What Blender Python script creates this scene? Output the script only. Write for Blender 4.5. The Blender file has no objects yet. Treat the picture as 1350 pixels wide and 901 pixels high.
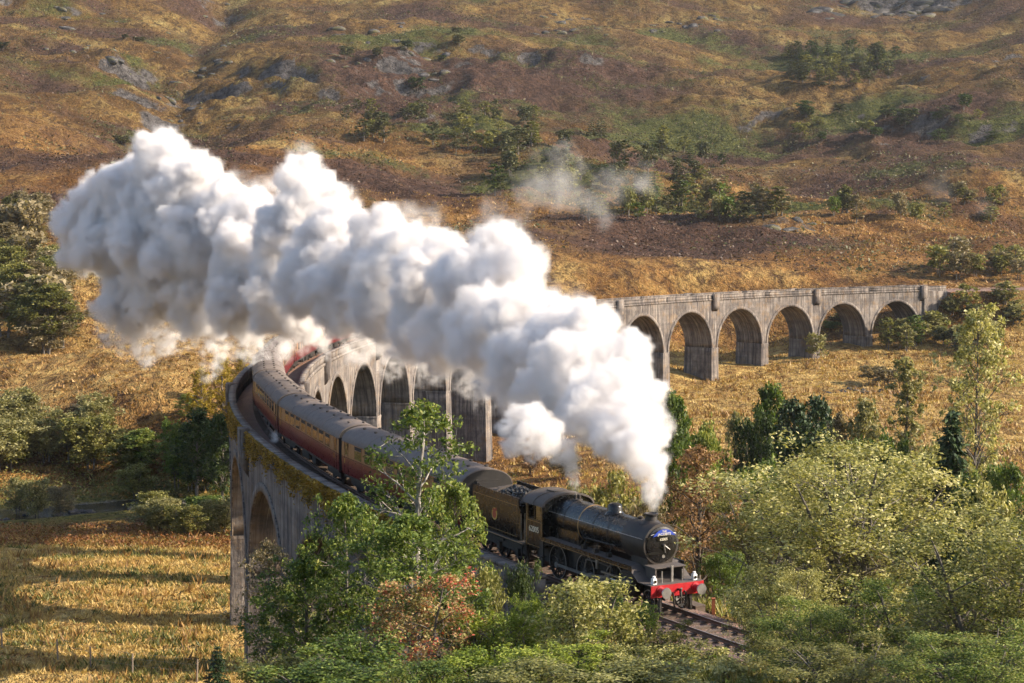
import bpy, math, random
import numpy as np
from mathutils import Vector, Matrix

S = bpy.context.scene
COL = S.collection
PI = math.pi
R_ = math.radians

# ------------------------------------------------------------------ camera
CAMZ, PITCH, FOC = 46.36, 0.0715, 2262.0          # rail level is z = 30
cam = bpy.data.objects.new('camera', bpy.data.cameras.new('camera'))
COL.objects.link(cam)
S.camera = cam
cam.location = (0, 0, CAMZ)
cam.rotation_euler = (PI / 2 - PITCH, 0, 0)
cam.data.sensor_width = 36
cam.data.lens = 36 * FOC / 1350
cam.data.clip_start = 0.5
cam.data.clip_end = 6000

# ------------------------------------------------------------------ light
SUN_EL, SX, SY = R_(29), 1.0, -0.10
world = bpy.data.worlds.new('World')
S.world = world
world.use_nodes = True
wn = world.node_tree
sky = wn.nodes.new('ShaderNodeTexSky')
sky.sky_type = 'NISHITA'
sky.sun_disc = False
sky.sun_elevation = SUN_EL
sky.sun_rotation = math.atan2(SX, SY)
sky.air_density = 1.0
sky.dust_density = 2.0
bgn = wn.nodes['Background']
bgn.inputs['Strength'].default_value = 0.14
wn.links.new(sky.outputs[0], bgn.inputs['Color'])
sun = bpy.data.objects.new('sun', bpy.data.lights.new('sun', 'SUN'))
COL.objects.link(sun)
sun.data.energy = 5.0
sun.data.angle = R_(0.6)
sun.data.color = (1.0, 0.86, 0.68)
_h = math.hypot(SX, SY)
SUND = Vector((SX / _h * math.cos(SUN_EL), SY / _h * math.cos(SUN_EL), math.sin(SUN_EL)))
sun.rotation_euler = SUND.to_track_quat('Z', 'Y').to_euler()
sun.location = (60, -40, 120)
S.view_settings.view_transform = 'Standard'
S.view_settings.look = 'None'
S.view_settings.gamma = 1
S.view_settings.use_curve_mapping = False
S.view_settings.exposure = 0.95
S.cycles.volume_bounces = 8
S.cycles.max_bounces = 10
S.cycles.diffuse_bounces = 3
S.cycles.transparent_max_bounces = 12
S.cycles.volume_step_rate = 2.5
S.cycles.use_denoising = True
S.cycles.use_adaptive_sampling = True
S.cycles.adaptive_threshold = 0.025

# ------------------------------------------------------------------ helpers
def ray(px, py, y):
    """A point of the place, from its bearing in the photograph and its distance y."""
    u = (px - 675) / FOC
    v = (450.5 - py) / FOC
    dy = math.cos(PITCH) + v * math.sin(PITCH)
    dz = -math.sin(PITCH) + v * math.cos(PITCH)
    t = y / dy
    return np.array([t * u, y, CAMZ + t * dz])

def tag(o, label=None, cat=None, group=None, kind=None):
    if label: o['label'] = label
    if cat: o['category'] = cat
    if group: o['group'] = group
    if kind: o['kind'] = kind
    return o

def link(o, parent=None):
    COL.objects.link(o)
    if parent is not None: o.parent = parent
    return o

def empty(name, loc=(0, 0, 0), rz=0.0, parent=None):
    o = bpy.data.objects.new(name, None)
    o.empty_display_size = 0.5
    o.location = loc
    o.rotation_euler = (0, 0, rz)
    return link(o, parent)

def mesh_np(name, V, Fq, mats=(), smooth=False, uv=None, midx=None):
    V = np.asarray(V, np.float32).reshape(-1, 3)
    Fq = np.asarray(Fq, np.int32)
    n, k = Fq.shape
    me = bpy.data.meshes.new(name)
    me.vertices.add(len(V)); me.vertices.foreach_set('co', V.ravel())
    me.loops.add(n * k); me.loops.foreach_set('vertex_index', Fq.ravel())
    me.polygons.add(n); me.polygons.foreach_set('loop_start', np.arange(0, n * k, k, dtype=np.int32))
    if smooth: me.polygons.foreach_set('use_smooth', np.ones(n, bool))
    if midx is not None: me.polygons.foreach_set('material_index', np.asarray(midx, np.int32))
    if uv is not None:
        l = me.uv_layers.new(name='UVMap')
        l.data.foreach_set('uv', np.asarray(uv, np.float32)[Fq.ravel()].ravel())
    for m in mats: me.materials.append(m)
    me.update(calc_edges=True)
    return me

def obj_np(name, V, F, mat, parent=None, **kw):
    o = bpy.data.objects.new(name, mesh_np(name, V, F, [mat] if not isinstance(mat, (list, tuple)) else mat, **kw))
    return link(o, parent)

class MB:
    """Collects shapes; build() links them as one mesh object."""
    def __init__(s): s.v = []; s.f = []
    def hexa(s, p):
        b = len(s.v); s.v += [tuple(q) for q in p]
        s.f += [tuple(b + i for i in q) for q in ((0, 3, 2, 1), (4, 5, 6, 7), (0, 1, 5, 4), (1, 2, 6, 5), (2, 3, 7, 6), (3, 0, 4, 7))]
        return s
    def box(s, x0, x1, y0, y1, z0, z1):
        return s.hexa([(x0, y0, z0), (x1, y0, z0), (x1, y1, z0), (x0, y1, z0), (x0, y0, z1), (x1, y0, z1), (x1, y1, z1), (x0, y1, z1)])
    def lathe(s, o, ax, prof, n=20):
        o = Vector(o); ax = Vector(ax).normalized()
        a = ax.orthogonal().normalized(); c = ax.cross(a)
        b = len(s.v)
        for t, r in prof:
            for i in range(n):
                th = 2 * PI * i / n
                s.v.append(tuple(o + ax * t + (a * math.cos(th) + c * math.sin(th)) * r))
        for j in range(len(prof) - 1):
            for i in range(n):
                k = (i + 1) % n
                s.f.append((b + j * n + i, b + j * n + k, b + (j + 1) * n + k, b + (j + 1) * n + i))
        s.f.append(tuple(b + i for i in reversed(range(n))))
        s.f.append(tuple(b + (len(prof) - 1) * n + i for i in range(n)))
        return s
    def rod(s, p, q, r, n=8, r1=None):
        d = Vector(q) - Vector(p)
        return s.lathe(p, d, [(0, r), (d.length, r if r1 is None else r1)], n)
    def path(s, pts, r, n=6):
        for i in range(len(pts) - 1): s.rod(pts[i], pts[i + 1], r, n)
        return s
    def prism(s, poly, y0, y1):
        """outline in x, z pushed along y"""
        b = len(s.v); n = len(poly)
        s.v += [(x, y0, z) for x, z in poly] + [(x, y1, z) for x, z in poly]
        s.f.append(tuple(b + i for i in range(n))); s.f.append(tuple(b + n + i for i in reversed(range(n))))
        for i in range(n):
            k = (i + 1) % n
            s.f.append((b + i, b + n + i, b + n + k, b + k))
        return s
    def prismx(s, poly, x0, x1):
        """outline in y, z pushed along x"""
        b = len(s.v); n = len(poly)
        s.v += [(x0, y, z) for y, z in poly] + [(x1, y, z) for y, z in poly]
        s.f.append(tuple(b + i for i in reversed(range(n)))); s.f.append(tuple(b + n + i for i in range(n)))
        for i in range(n):
            k = (i + 1) % n
            s.f.append((b + i, b + k, b + n + k, b + n + i))
        return s
    def mesh(s, name, mat, ang=35):
        me = bpy.data.meshes.new(name)
        me.from_pydata(s.v, [], s.f); me.materials.append(mat)
        me.polygons.foreach_set('use_smooth', np.ones(len(s.f), bool))
        me.update(); me.set_sharp_from_angle(angle=R_(ang))
        return me
    def build(s, name, mat, parent=None, ang=35):
        return link(bpy.data.objects.new(name, s.mesh(name, mat, ang)), parent)

def copy_tree(o, parent=None):
    c = o.copy(); COL.objects.link(c)
    if parent is not None:
        c.parent = parent
    for ch in o.children: copy_tree(ch, c)
    return c

# ---- noise
_rg = np.random.default_rng(11)
_perm = _rg.permutation(512)
_gr = _rg.uniform(0, 2 * PI, 512)
_gx, _gy = np.cos(_gr), np.sin(_gr)
def perlin(x, y, seed=0):
    x = np.asarray(x, float); y = np.asarray(y, float)
    xi = np.floor(x).astype(int); yi = np.floor(y).astype(int)
    xf = x - xi; yf = y - yi
    def g(ix, iy, dx, dy):
        h = _perm[(_perm[(ix + seed * 37) & 511] + iy) & 511]
        return _gx[h] * dx + _gy[h] * dy
    u = xf * xf * xf * (xf * (xf * 6 - 15) + 10); v = yf * yf * yf * (yf * (yf * 6 - 15) + 10)
    a = g(xi, yi, xf, yf); b = g(xi + 1, yi, xf - 1, yf); c = g(xi, yi + 1, xf, yf - 1); d = g(xi + 1, yi + 1, xf - 1, yf - 1)
    return (a + (b - a) * u + ((c + (d - c) * u) - (a + (b - a) * u)) * v) * 1.5
def fbm(x, y, o=4, seed=0):
    r = 0; a = 1; t = 0
    for i in range(o):
        r = r + a * perlin(x * 2 ** i, y * 2 ** i, seed + i); t += a; a *= 0.5
    return r / t
def sstep(a, b, x):
    t = np.clip((x - a) / (b - a), 0, 1)
    return t * t * (3 - 2 * t)

# ------------------------------------------------------------------ materials
def new_mat(name):
    m = bpy.data.materials.new(name); m.use_nodes = True
    nt = m.node_tree
    return m, nt, nt.nodes['Principled BSDF']
def nd(nt, t, **kw):
    n = nt.nodes.new(t)
    for k, v in kw.items():
        if k in n.inputs: n.inputs[k].default_value = v
        else: setattr(n, k, v)
    return n
def noise(nt, scale, detail=4, rough=0.6, vec=None, dist=0.0):
    n = nd(nt, 'ShaderNodeTexNoise'); n.inputs['Scale'].default_value = scale
    n.inputs['Detail'].default_value = detail; n.inputs['Roughness'].default_value = rough
    n.inputs['Distortion'].default_value = dist
    if vec is not None: nt.links.new(vec, n.inputs['Vector'])
    return n.outputs['Fac']
def ramp(nt, fac, stops):
    r = nd(nt, 'ShaderNodeValToRGB'); e = r.color_ramp.elements
    while len(e) < len(stops): e.new(0.5)
    for i, (p, c) in enumerate(stops):
        e[i].position = p; e[i].color = c if len(c) == 4 else (*c, 1)
    nt.links.new(fac, r.inputs[0]); return r.outputs[0]
def mixc(nt, fac, a, b, mode='MIX'):
    m = nd(nt, 'ShaderNodeMix', data_type='RGBA', blend_type=mode)
    for s, v in ((m.inputs[0], fac), (m.inputs[6], a), (m.inputs[7], b)):
        if hasattr(v, 'links'): nt.links.new(v, s)
        elif isinstance(v, (int, float)): s.default_value = v
        else: s.default_value = (*v, 1)
    return m.outputs[2]
def mth(nt, op, a, b=0.0, c=0.0):
    m = nd(nt, 'ShaderNodeMath', operation=op)
    for s, v in zip(m.inputs, (a, b, c)):
        if hasattr(v, 'links'): nt.links.new(v, s)
        else: s.default_value = v
    return m.outputs[0]
def bump(nt, bsdf, h, strength=0.5, dist=0.1, prev=None):
    b = nd(nt, 'ShaderNodeBump'); b.inputs['Strength'].default_value = strength; b.inputs['Distance'].default_value = dist
    nt.links.new(h, b.inputs['Height'])
    if prev is not None: nt.links.new(prev, b.inputs['Normal'])
    nt.links.new(b.outputs[0], bsdf.inputs['Normal']); return b.outputs[0]
def vscale(nt, vec, s):
    m = nd(nt, 'ShaderNodeVectorMath', operation='MULTIPLY'); nt.links.new(vec, m.inputs[0]); m.inputs[1].default_value = s
    return m.outputs[0]

def paint(name, col, rough=0.4, metal=0.0, dirt=(0.05, 0.04, 0.03), amt=0.35, spec=0.5, bmp=0.05):
    m, nt, b = new_mat(name)
    tc = nd(nt, 'ShaderNodeTexCoord').outputs['Object']
    n = noise(nt, 2.2, 6, 0.7, tc)
    c = mixc(nt, mth(nt, 'MULTIPLY', ramp(nt, n, [(0.45, (0, 0, 0)), (0.75, (1, 1, 1))]), amt), col, dirt)
    nt.links.new(c, b.inputs['Base Color'])
    r = mth(nt, 'MULTIPLY_ADD', noise(nt, 5, 4, 0.6, tc), 0.35, rough - 0.15)
    nt.links.new(r, b.inputs['Roughness'])
    b.inputs['Metallic'].default_value = metal
    b.inputs['Specular IOR Level'].default_value = spec
    if bmp: bump(nt, b, noise(nt, 14, 3, 0.6, tc), bmp, 0.03)
    return m

def leaf_mat(name, cols, trans=0.35, rough=0.55):
    m, nt, b = new_mat(name)
    g = nd(nt, 'ShaderNodeNewGeometry')
    oi = nd(nt, 'ShaderNodeObjectInfo')
    pos = nd(nt, 'ShaderNodeTexCoord').outputs['Object']
    f = mth(nt, 'ADD', mth(nt, 'MULTIPLY', g.outputs['Random Per Island'], 0.62), mth(nt, 'MULTIPLY_ADD', noise(nt, 0.55, 2, 0.5, pos), 0.9, -0.3))
    f = mth(nt, 'ADD', f, mth(nt, 'MULTIPLY_ADD', oi.outputs['Random'], 0.3, -0.12))
    c = ramp(nt, f, [(i / (len(cols) - 1) * 0.8 + 0.1, k) for i, k in enumerate(cols)])
    nt.links.new(c, b.inputs['Base Color'])
    b.inputs['Roughness'].default_value = rough
    b.inputs['Specular IOR Level'].default_value = 0.35
    t = nd(nt, 'ShaderNodeBsdfTranslucent')
    nt.links.new(mixc(nt, 1.0, c, (1.0, 1.0, 0.55), 'MULTIPLY'), t.inputs['Color'])
    mx = nd(nt, 'ShaderNodeMixShader'); mx.inputs[0].default_value = trans
    out = nt.nodes['Material Output']
    nt.links.new(b.outputs[0], mx.inputs[1]); nt.links.new(t.outputs[0], mx.inputs[2]); nt.links.new(mx.outputs[0], out.inputs[0])
    return m

def bark_mat(name, c1, c2, scale=6):
    m, nt, b = new_mat(name)
    tc = nd(nt, 'ShaderNodeTexCoord').outputs['Object']
    n = noise(nt, scale, 5, 0.7, vscale(nt, tc, (1, 1, 0.35)))
    nt.links.new(ramp(nt, n, [(0.35, c1), (0.65, c2)]), b.inputs['Base Color'])
    b.inputs['Roughness'].default_value = 0.9
    bump(nt, b, n, 0.6, 0.03)
    return m

def rock_mat():
    m, nt, b = new_mat('rock')
    tc = nd(nt, 'ShaderNodeTexCoord').outputs['Object']
    n = noise(nt, 0.9, 8, 0.7, tc)
    c = ramp(nt, n, [(0.40, (0.016, 0.015, 0.015)), (0.52, (0.055, 0.05, 0.05)), (0.66, (0.18, 0.17, 0.165))])
    c = mixc(nt, ramp(nt, noise(nt, 0.5, 4, 0.6, tc), [(0.52, (0, 0, 0)), (0.62, (1, 1, 1))]), c, (0.1, 0.09, 0.035))
    nt.links.new(c, b.inputs['Base Color']); b.inputs['Roughness'].default_value = 0.9
    bump(nt, b, noise(nt, 2.0, 8, 0.75, tc), 0.9, 0.4)
    return m

def concrete_mat():
    """weathered mass concrete: UV is metres along the wall and height"""
    m, nt, b = new_mat('concrete')
    uv = nd(nt, 'ShaderNodeUVMap', uv_map='UVMap').outputs[0]
    ob = nd(nt, 'ShaderNodeTexCoord').outputs['Object']
    big = noise(nt, 0.3, 5, 0.7, ob)
    c = ramp(nt, big, [(0.34, (0.10, 0.088, 0.082)), (0.5, (0.20, 0.175, 0.158)), (0.68, (0.31, 0.27, 0.235))])
    lift = noise(nt, 1.0, 3, 0.6, vscale(nt, uv, (0.03, 1.1, 1)))         # day lifts of the pour
    c = mixc(nt, 0.5, c, ramp(nt, lift, [(0.35, (0.55, 0.55, 0.56)), (0.65, (1.2, 1.17, 1.12))]), 'MULTIPLY')
    st = noise(nt, 1.0, 5, 0.8, vscale(nt, uv, (1.9, 0.07, 1)))          # rain streaks
    c = mixc(nt, ramp(nt, st, [(0.44, (0, 0, 0)), (0.60, (0.9, 0.9, 0.9))]), c, (0.042, 0.037, 0.04))
    st2 = noise(nt, 1.0, 4, 0.8, vscale(nt, uv, (2.6, 0.09, 3)))          # lime runs
    c = mixc(nt, ramp(nt, st2, [(0.58, (0, 0, 0)), (0.68, (0.75, 0.75, 0.75))]), c, (0.40, 0.37, 0.34))
    och = noise(nt, 0.5, 5, 0.7, ob)
    c = mixc(nt, ramp(nt, och, [(0.52, (0, 0, 0)), (0.72, (0.6, 0.6, 0.6))]), c, (0.21, 0.13, 0.06))
    nt.links.new(c, b.inputs['Base Color']); b.inputs['Roughness'].default_value = 0.93
    b.inputs['Specular IOR Level'].default_value = 0.2
    p = bump(nt, b, lift, 0.4, 0.12)
    bump(nt, b, och, 0.6, 0.3, p)
    return m

def terrain_mat():
    m, nt, b = new_mat('hillside')
    pos = nd(nt, 'ShaderNodeTexCoord').outputs['Object']
    def att(n):
        a = nd(nt, 'ShaderNodeAttribute', attribute_name=n); return a.outputs['Fac']
    n1 = noise(nt, 0.05, 5, 0.72, vscale(nt, pos, (1, .6, 1)), 0.4)
    n2 = noise(nt, 0.26, 5, 0.75, vscale(nt, pos, (1, .55, 1)), 0.3)
    n3 = noise(nt, 1.1, 3, 0.75, vscale(nt, pos, (1, .5, 1)))
    n0 = noise(nt, 0.011, 4, 0.6, pos, 0.5)
    grass = ramp(nt, n1, [(0.32, (0.10, 0.048, 0.02)), (0.43, (0.21, 0.10, 0.032)), (0.54, (0.31, 0.165, 0.05)), (0.66, (0.44, 0.29, 0.10))])
    grass = mixc(nt, 1.0, grass, ramp(nt, n0, [(0.36, (0.62, 0.55, 0.52)), (0.52, (1, 1, 1)), (0.66, (1.1, 1.15, 1.2))]), 'MULTIPLY')
    grass = mixc(nt, ramp(nt, n2, [(0.40, (0.95, 0.95, 0.95)), (0.54, (0, 0, 0))]), grass, (0.075, 0.038, 0.018))
    grass = mixc(nt, ramp(nt, n3, [(0.38, (0.6, 0.6, 0.6)), (0.52, (0, 0, 0))]), grass, (0.10, 0.052, 0.02))  # dark speckle painted in for the shadows of tussocks
    grass = mixc(nt, ramp(nt, n3, [(0.58, (0, 0, 0)), (0.72, (0.6, 0.6, 0.6))]), grass, (0.48, 0.33, 0.14))
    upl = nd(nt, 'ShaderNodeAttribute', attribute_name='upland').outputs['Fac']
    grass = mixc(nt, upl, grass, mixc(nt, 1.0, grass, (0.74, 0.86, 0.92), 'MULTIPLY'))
    def masked(col, name, c1, c2, sc, off=0.0, soft=0.16):
        f = mth(nt, 'ADD', att(name), mth(nt, 'MULTIPLY_ADD', n2, 1.1, -0.55 + off))
        f = ramp(nt, f, [(0.5 - soft, (0, 0, 0)), (0.5 + soft, (1, 1, 1))])
        t = ramp(nt, noise(nt, sc, 3, 0.75, pos), [(0.35, c1), (0.65, c2)])
        return mixc(nt, f, col, t)
    c = masked(grass, 'heather', (0.038, 0.022, 0.018), (0.11, 0.062, 0.042), 0.5)
    c = masked(c, 'bracken', (0.028, 0.038, 0.012), (0.12, 0.12, 0.035), 0.6)
    c = masked(c, 'straw', (0.20, 0.105, 0.032), (0.56, 0.39, 0.14), 0.4)
    c = masked(c, 'lush', (0.05, 0.055, 0.014), (0.20, 0.16, 0.045), 0.7)
    c = masked(c, 'rock', (0.035, 0.032, 0.032), (0.16, 0.145, 0.14), 0.35, -0.24, 0.12)
    c = masked(c, 'gravel', (0.10, 0.09, 0.085), (0.30, 0.27, 0.25), 1.8)
    nt.links.new(c, b.inputs['Base Color']); b.inputs['Roughness'].default_value = 0.95
    b.inputs['Specular IOR Level'].default_value = 0.1
    p = bump(nt, b, n2, 1.0, 4.5)
    bump(nt, b, n3, 1.0, 0.8, p)
    return m

M = {}
M['terrain'] = terrain_mat()
M['concrete'] = concrete_mat()
M['rock'] = rock_mat()
M['black'] = paint('black_paint', (0.007, 0.0065, 0.0065), 0.26, amt=0.35, dirt=(0.03, 0.022, 0.014))
M['sootblack'] = paint('smokebox_black', (0.022, 0.018, 0.017), 0.55, amt=0.5, dirt=(0.06, 0.042, 0.034))
M['underblack'] = paint('oily_black', (0.02, 0.017, 0.015), 0.55, amt=0.6, dirt=(0.07, 0.045, 0.028))
M['steel'] = paint('bright_steel', (0.42, 0.40, 0.38), 0.38, 0.9, amt=0.5)
M['red'] = paint('buffer_red', (0.40, 0.012, 0.018), 0.38, amt=0.6, dirt=(0.12, 0.02, 0.016))
M['white'] = paint('lamp_white', (0.8, 0.8, 0.78), 0.4, amt=0.12)
M['lining'] = paint('lining_cream', (0.42, 0.25, 0.10), 0.5, amt=0.1, bmp=0)
M['cream_letter'] = paint('lettering_cream', (0.75, 0.70, 0.55), 0.5, amt=0.05, bmp=0)
M['blue'] = paint('headboard_blue', (0.025, 0.06, 0.36), 0.35, amt=0.05)
M['emblem'] = paint('emblem_red', (0.35, 0.05, 0.02), 0.5, amt=0.1)
M['gold'] = paint('emblem_gold', (0.5, 0.33, 0.08), 0.5, amt=0.1)
M['maroon'] = paint('carriage_maroon', (0.125, 0.013, 0.016), 0.28, amt=0.3, dirt=(0.07, 0.03, 0.022))
M['cream'] = paint('carriage_tan', (0.27, 0.135, 0.06), 0.35, amt=0.35, dirt=(0.12, 0.05, 0.03))
M['roof'] = paint('carriage_roof_grey', (0.17, 0.14, 0.125), 0.75, amt=0.7, dirt=(0.09, 0.072, 0.065), spec=0.3)
M['cabroof'] = paint('cab_roof_grey', (0.085, 0.07, 0.062), 0.7, amt=0.6, dirt=(0.05, 0.04, 0.035))
M['gangway'] = paint('gangway_black', (0.018, 0.016, 0.016), 0.8, amt=0.4)
M['rust'] = paint('rusty_rail', (0.13, 0.06, 0.035), 0.7, amt=0.5)
M['railtop'] = paint('worn_rail_head', (0.40, 0.33, 0.29), 0.35, 0.7, amt=0.3)
M['timber'] = paint('sleeper_timber', (0.10, 0.07, 0.052), 0.9, amt=0.6)
M['post'] = paint('grey_post_wood', (0.24, 0.19, 0.145), 0.9, amt=0.6)
M['coal'] = paint('coal', (0.012, 0.012, 0.013), 0.35, amt=0.2, dirt=(0.03, 0.03, 0.03))
M['wood_ply'] = paint('orange_marker', (0.28, 0.085, 0.03), 0.8, amt=0.4)
def glass_mat():
    m, nt, b = new_mat('window_glass')
    b.inputs['Base Color'].default_value = (0.02, 0.018, 0.014, 1)
    b.inputs['Roughness'].default_value = 0.06
    b.inputs['Specular IOR Level'].default_value = 0.9
    return m
M['glass'] = glass_mat()
def ballast_mat():
    m, nt, b = new_mat('ballast')
    pos = nd(nt, 'ShaderNodeTexCoord').outputs['Object']
    v = nd(nt, 'ShaderNodeTexVoronoi'); v.inputs['Scale'].default_value = 9; nt.links.new(pos, v.inputs['Vector'])
    n = noise(nt, 0.6, 5, 0.7, pos)
    c = mixc(nt, 0.6, ramp(nt, n, [(0.35, (0.13, 0.08, 0.06)), (0.65, (0.28, 0.18, 0.14))]), v.outputs['Color'], 'MULTIPLY')
    c = mixc(nt, 0.55, c, (0.17, 0.105, 0.08))
    nt.links.new(c, b.inputs['Base Color']); b.inputs['Roughness'].default_value = 0.95
    bump(nt, b, v.outputs['Distance'], 1.0, 0.06)
    return m
M['ballast'] = ballast_mat()
def water_mat():
    m, nt, b = new_mat('river_water')
    pos = nd(nt, 'ShaderNodeTexCoord').outputs['Object']
    b.inputs['Base Color'].default_value = (0.012, 0.014, 0.016, 1)
    b.inputs['Roughness'].default_value = 0.08
    b.inputs['Specular IOR Level'].default_value = 0.6
    bump(nt, b, noise(nt, 1.6, 4, 0.6, vscale(nt, pos, (1, 1.7, 1))), 0.5, 0.12)
    return m
M['water'] = water_mat()
# foliage
M['l_ash'] = leaf_mat('leaf_ash', [(0.047, 0.081, 0.016), (0.115, 0.169, 0.030), (0.216, 0.257, 0.054), (0.378, 0.365, 0.095)])
M['l_birch'] = leaf_mat('leaf_birch', [(0.09, 0.10, 0.025), (0.24, 0.24, 0.07), (0.44, 0.41, 0.15), (0.68, 0.62, 0.31)])
M['l_yellow'] = leaf_mat('leaf_yellow', [(0.160, 0.120, 0.016), (0.360, 0.260, 0.030), (0.520, 0.380, 0.050)])
M['l_red'] = leaf_mat('leaf_red', [(0.13, 0.14, 0.04), (0.33, 0.29, 0.10), (0.44, 0.32, 0.15), (0.52, 0.14, 0.09), (0.5, 0.08, 0.05)])
M['l_copper'] = leaf_mat('leaf_copper', [(0.135, 0.078, 0.038), (0.300, 0.173, 0.083), (0.480, 0.300, 0.150)])
M['l_olive'] = leaf_mat('leaf_olive', [(0.07, 0.08, 0.022), (0.19, 0.19, 0.05), (0.34, 0.31, 0.10)])
M['l_willow'] = leaf_mat('leaf_willow', [(0.12, 0.125, 0.05), (0.27, 0.25, 0.10), (0.44, 0.40, 0.19)])
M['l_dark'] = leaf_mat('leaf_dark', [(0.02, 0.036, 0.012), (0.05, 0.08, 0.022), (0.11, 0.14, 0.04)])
M['l_green'] = leaf_mat('leaf_green', [(0.041, 0.074, 0.016), (0.101, 0.155, 0.027), (0.189, 0.230, 0.047)])
M['l_broom'] = leaf_mat('leaf_broom', [(0.10, 0.15, 0.018), (0.24, 0.30, 0.04), (0.42, 0.45, 0.09)])
M['l_hill'] = leaf_mat('leaf_hill', [(0.037, 0.048, 0.019), (0.081, 0.090, 0.033), (0.163, 0.150, 0.062)], trans=0.2)
M['l_grey'] = leaf_mat('leaf_grey_brown', [(0.11, 0.09, 0.05), (0.24, 0.195, 0.11), (0.38, 0.31, 0.18)])
M['l_conifer'] = leaf_mat('needles_dark', [(0.014, 0.028, 0.011), (0.031, 0.059, 0.020), (0.070, 0.105, 0.034)], trans=0.1)
M['g_gold'] = leaf_mat('grass_gold', [(0.27, 0.16, 0.045), (0.46, 0.31, 0.095), (0.64, 0.47, 0.18)], trans=0.3)
M['g_rust'] = leaf_mat('grass_rust', [(0.16, 0.08, 0.025), (0.32, 0.18, 0.055), (0.48, 0.31, 0.11)], trans=0.25)
M['g_bracken'] = leaf_mat('bracken_rust', [(0.13, 0.06, 0.02), (0.26, 0.10, 0.03), (0.16, 0.14, 0.03)], trans=0.25)
M['g_heather'] = leaf_mat('heather_brown', [(0.03, 0.02, 0.015), (0.07, 0.042, 0.028), (0.14, 0.085, 0.05)], trans=0.15)
M['g_moss'] = leaf_mat('moss_gold', [(0.09, 0.065, 0.014), (0.32, 0.19, 0.025), (0.5, 0.32, 0.045)], trans=0.2)
M['bark'] = bark_mat('bark_grey', (0.06, 0.05, 0.042), (0.20, 0.175, 0.15))
M['bark_pale'] = bark_mat('bark_pale', (0.12, 0.105, 0.09), (0.42, 0.39, 0.35))
M['bark_dark'] = bark_mat('bark_dark', (0.03, 0.022, 0.016), (0.10, 0.075, 0.055))

# ------------------------------------------------------------------ the curve of the line
CX, CY, RAD = 216.74, 189.23, 241.4
PHI0, SPAN, NSP = R_(120.93), 17.357, 21
ZR = 30.0
HW = 3.3
def arc(phi, r=RAD, z=0.0):
    return np.array([CX + r * math.cos(phi), CY + r * math.sin(phi), z])

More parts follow.
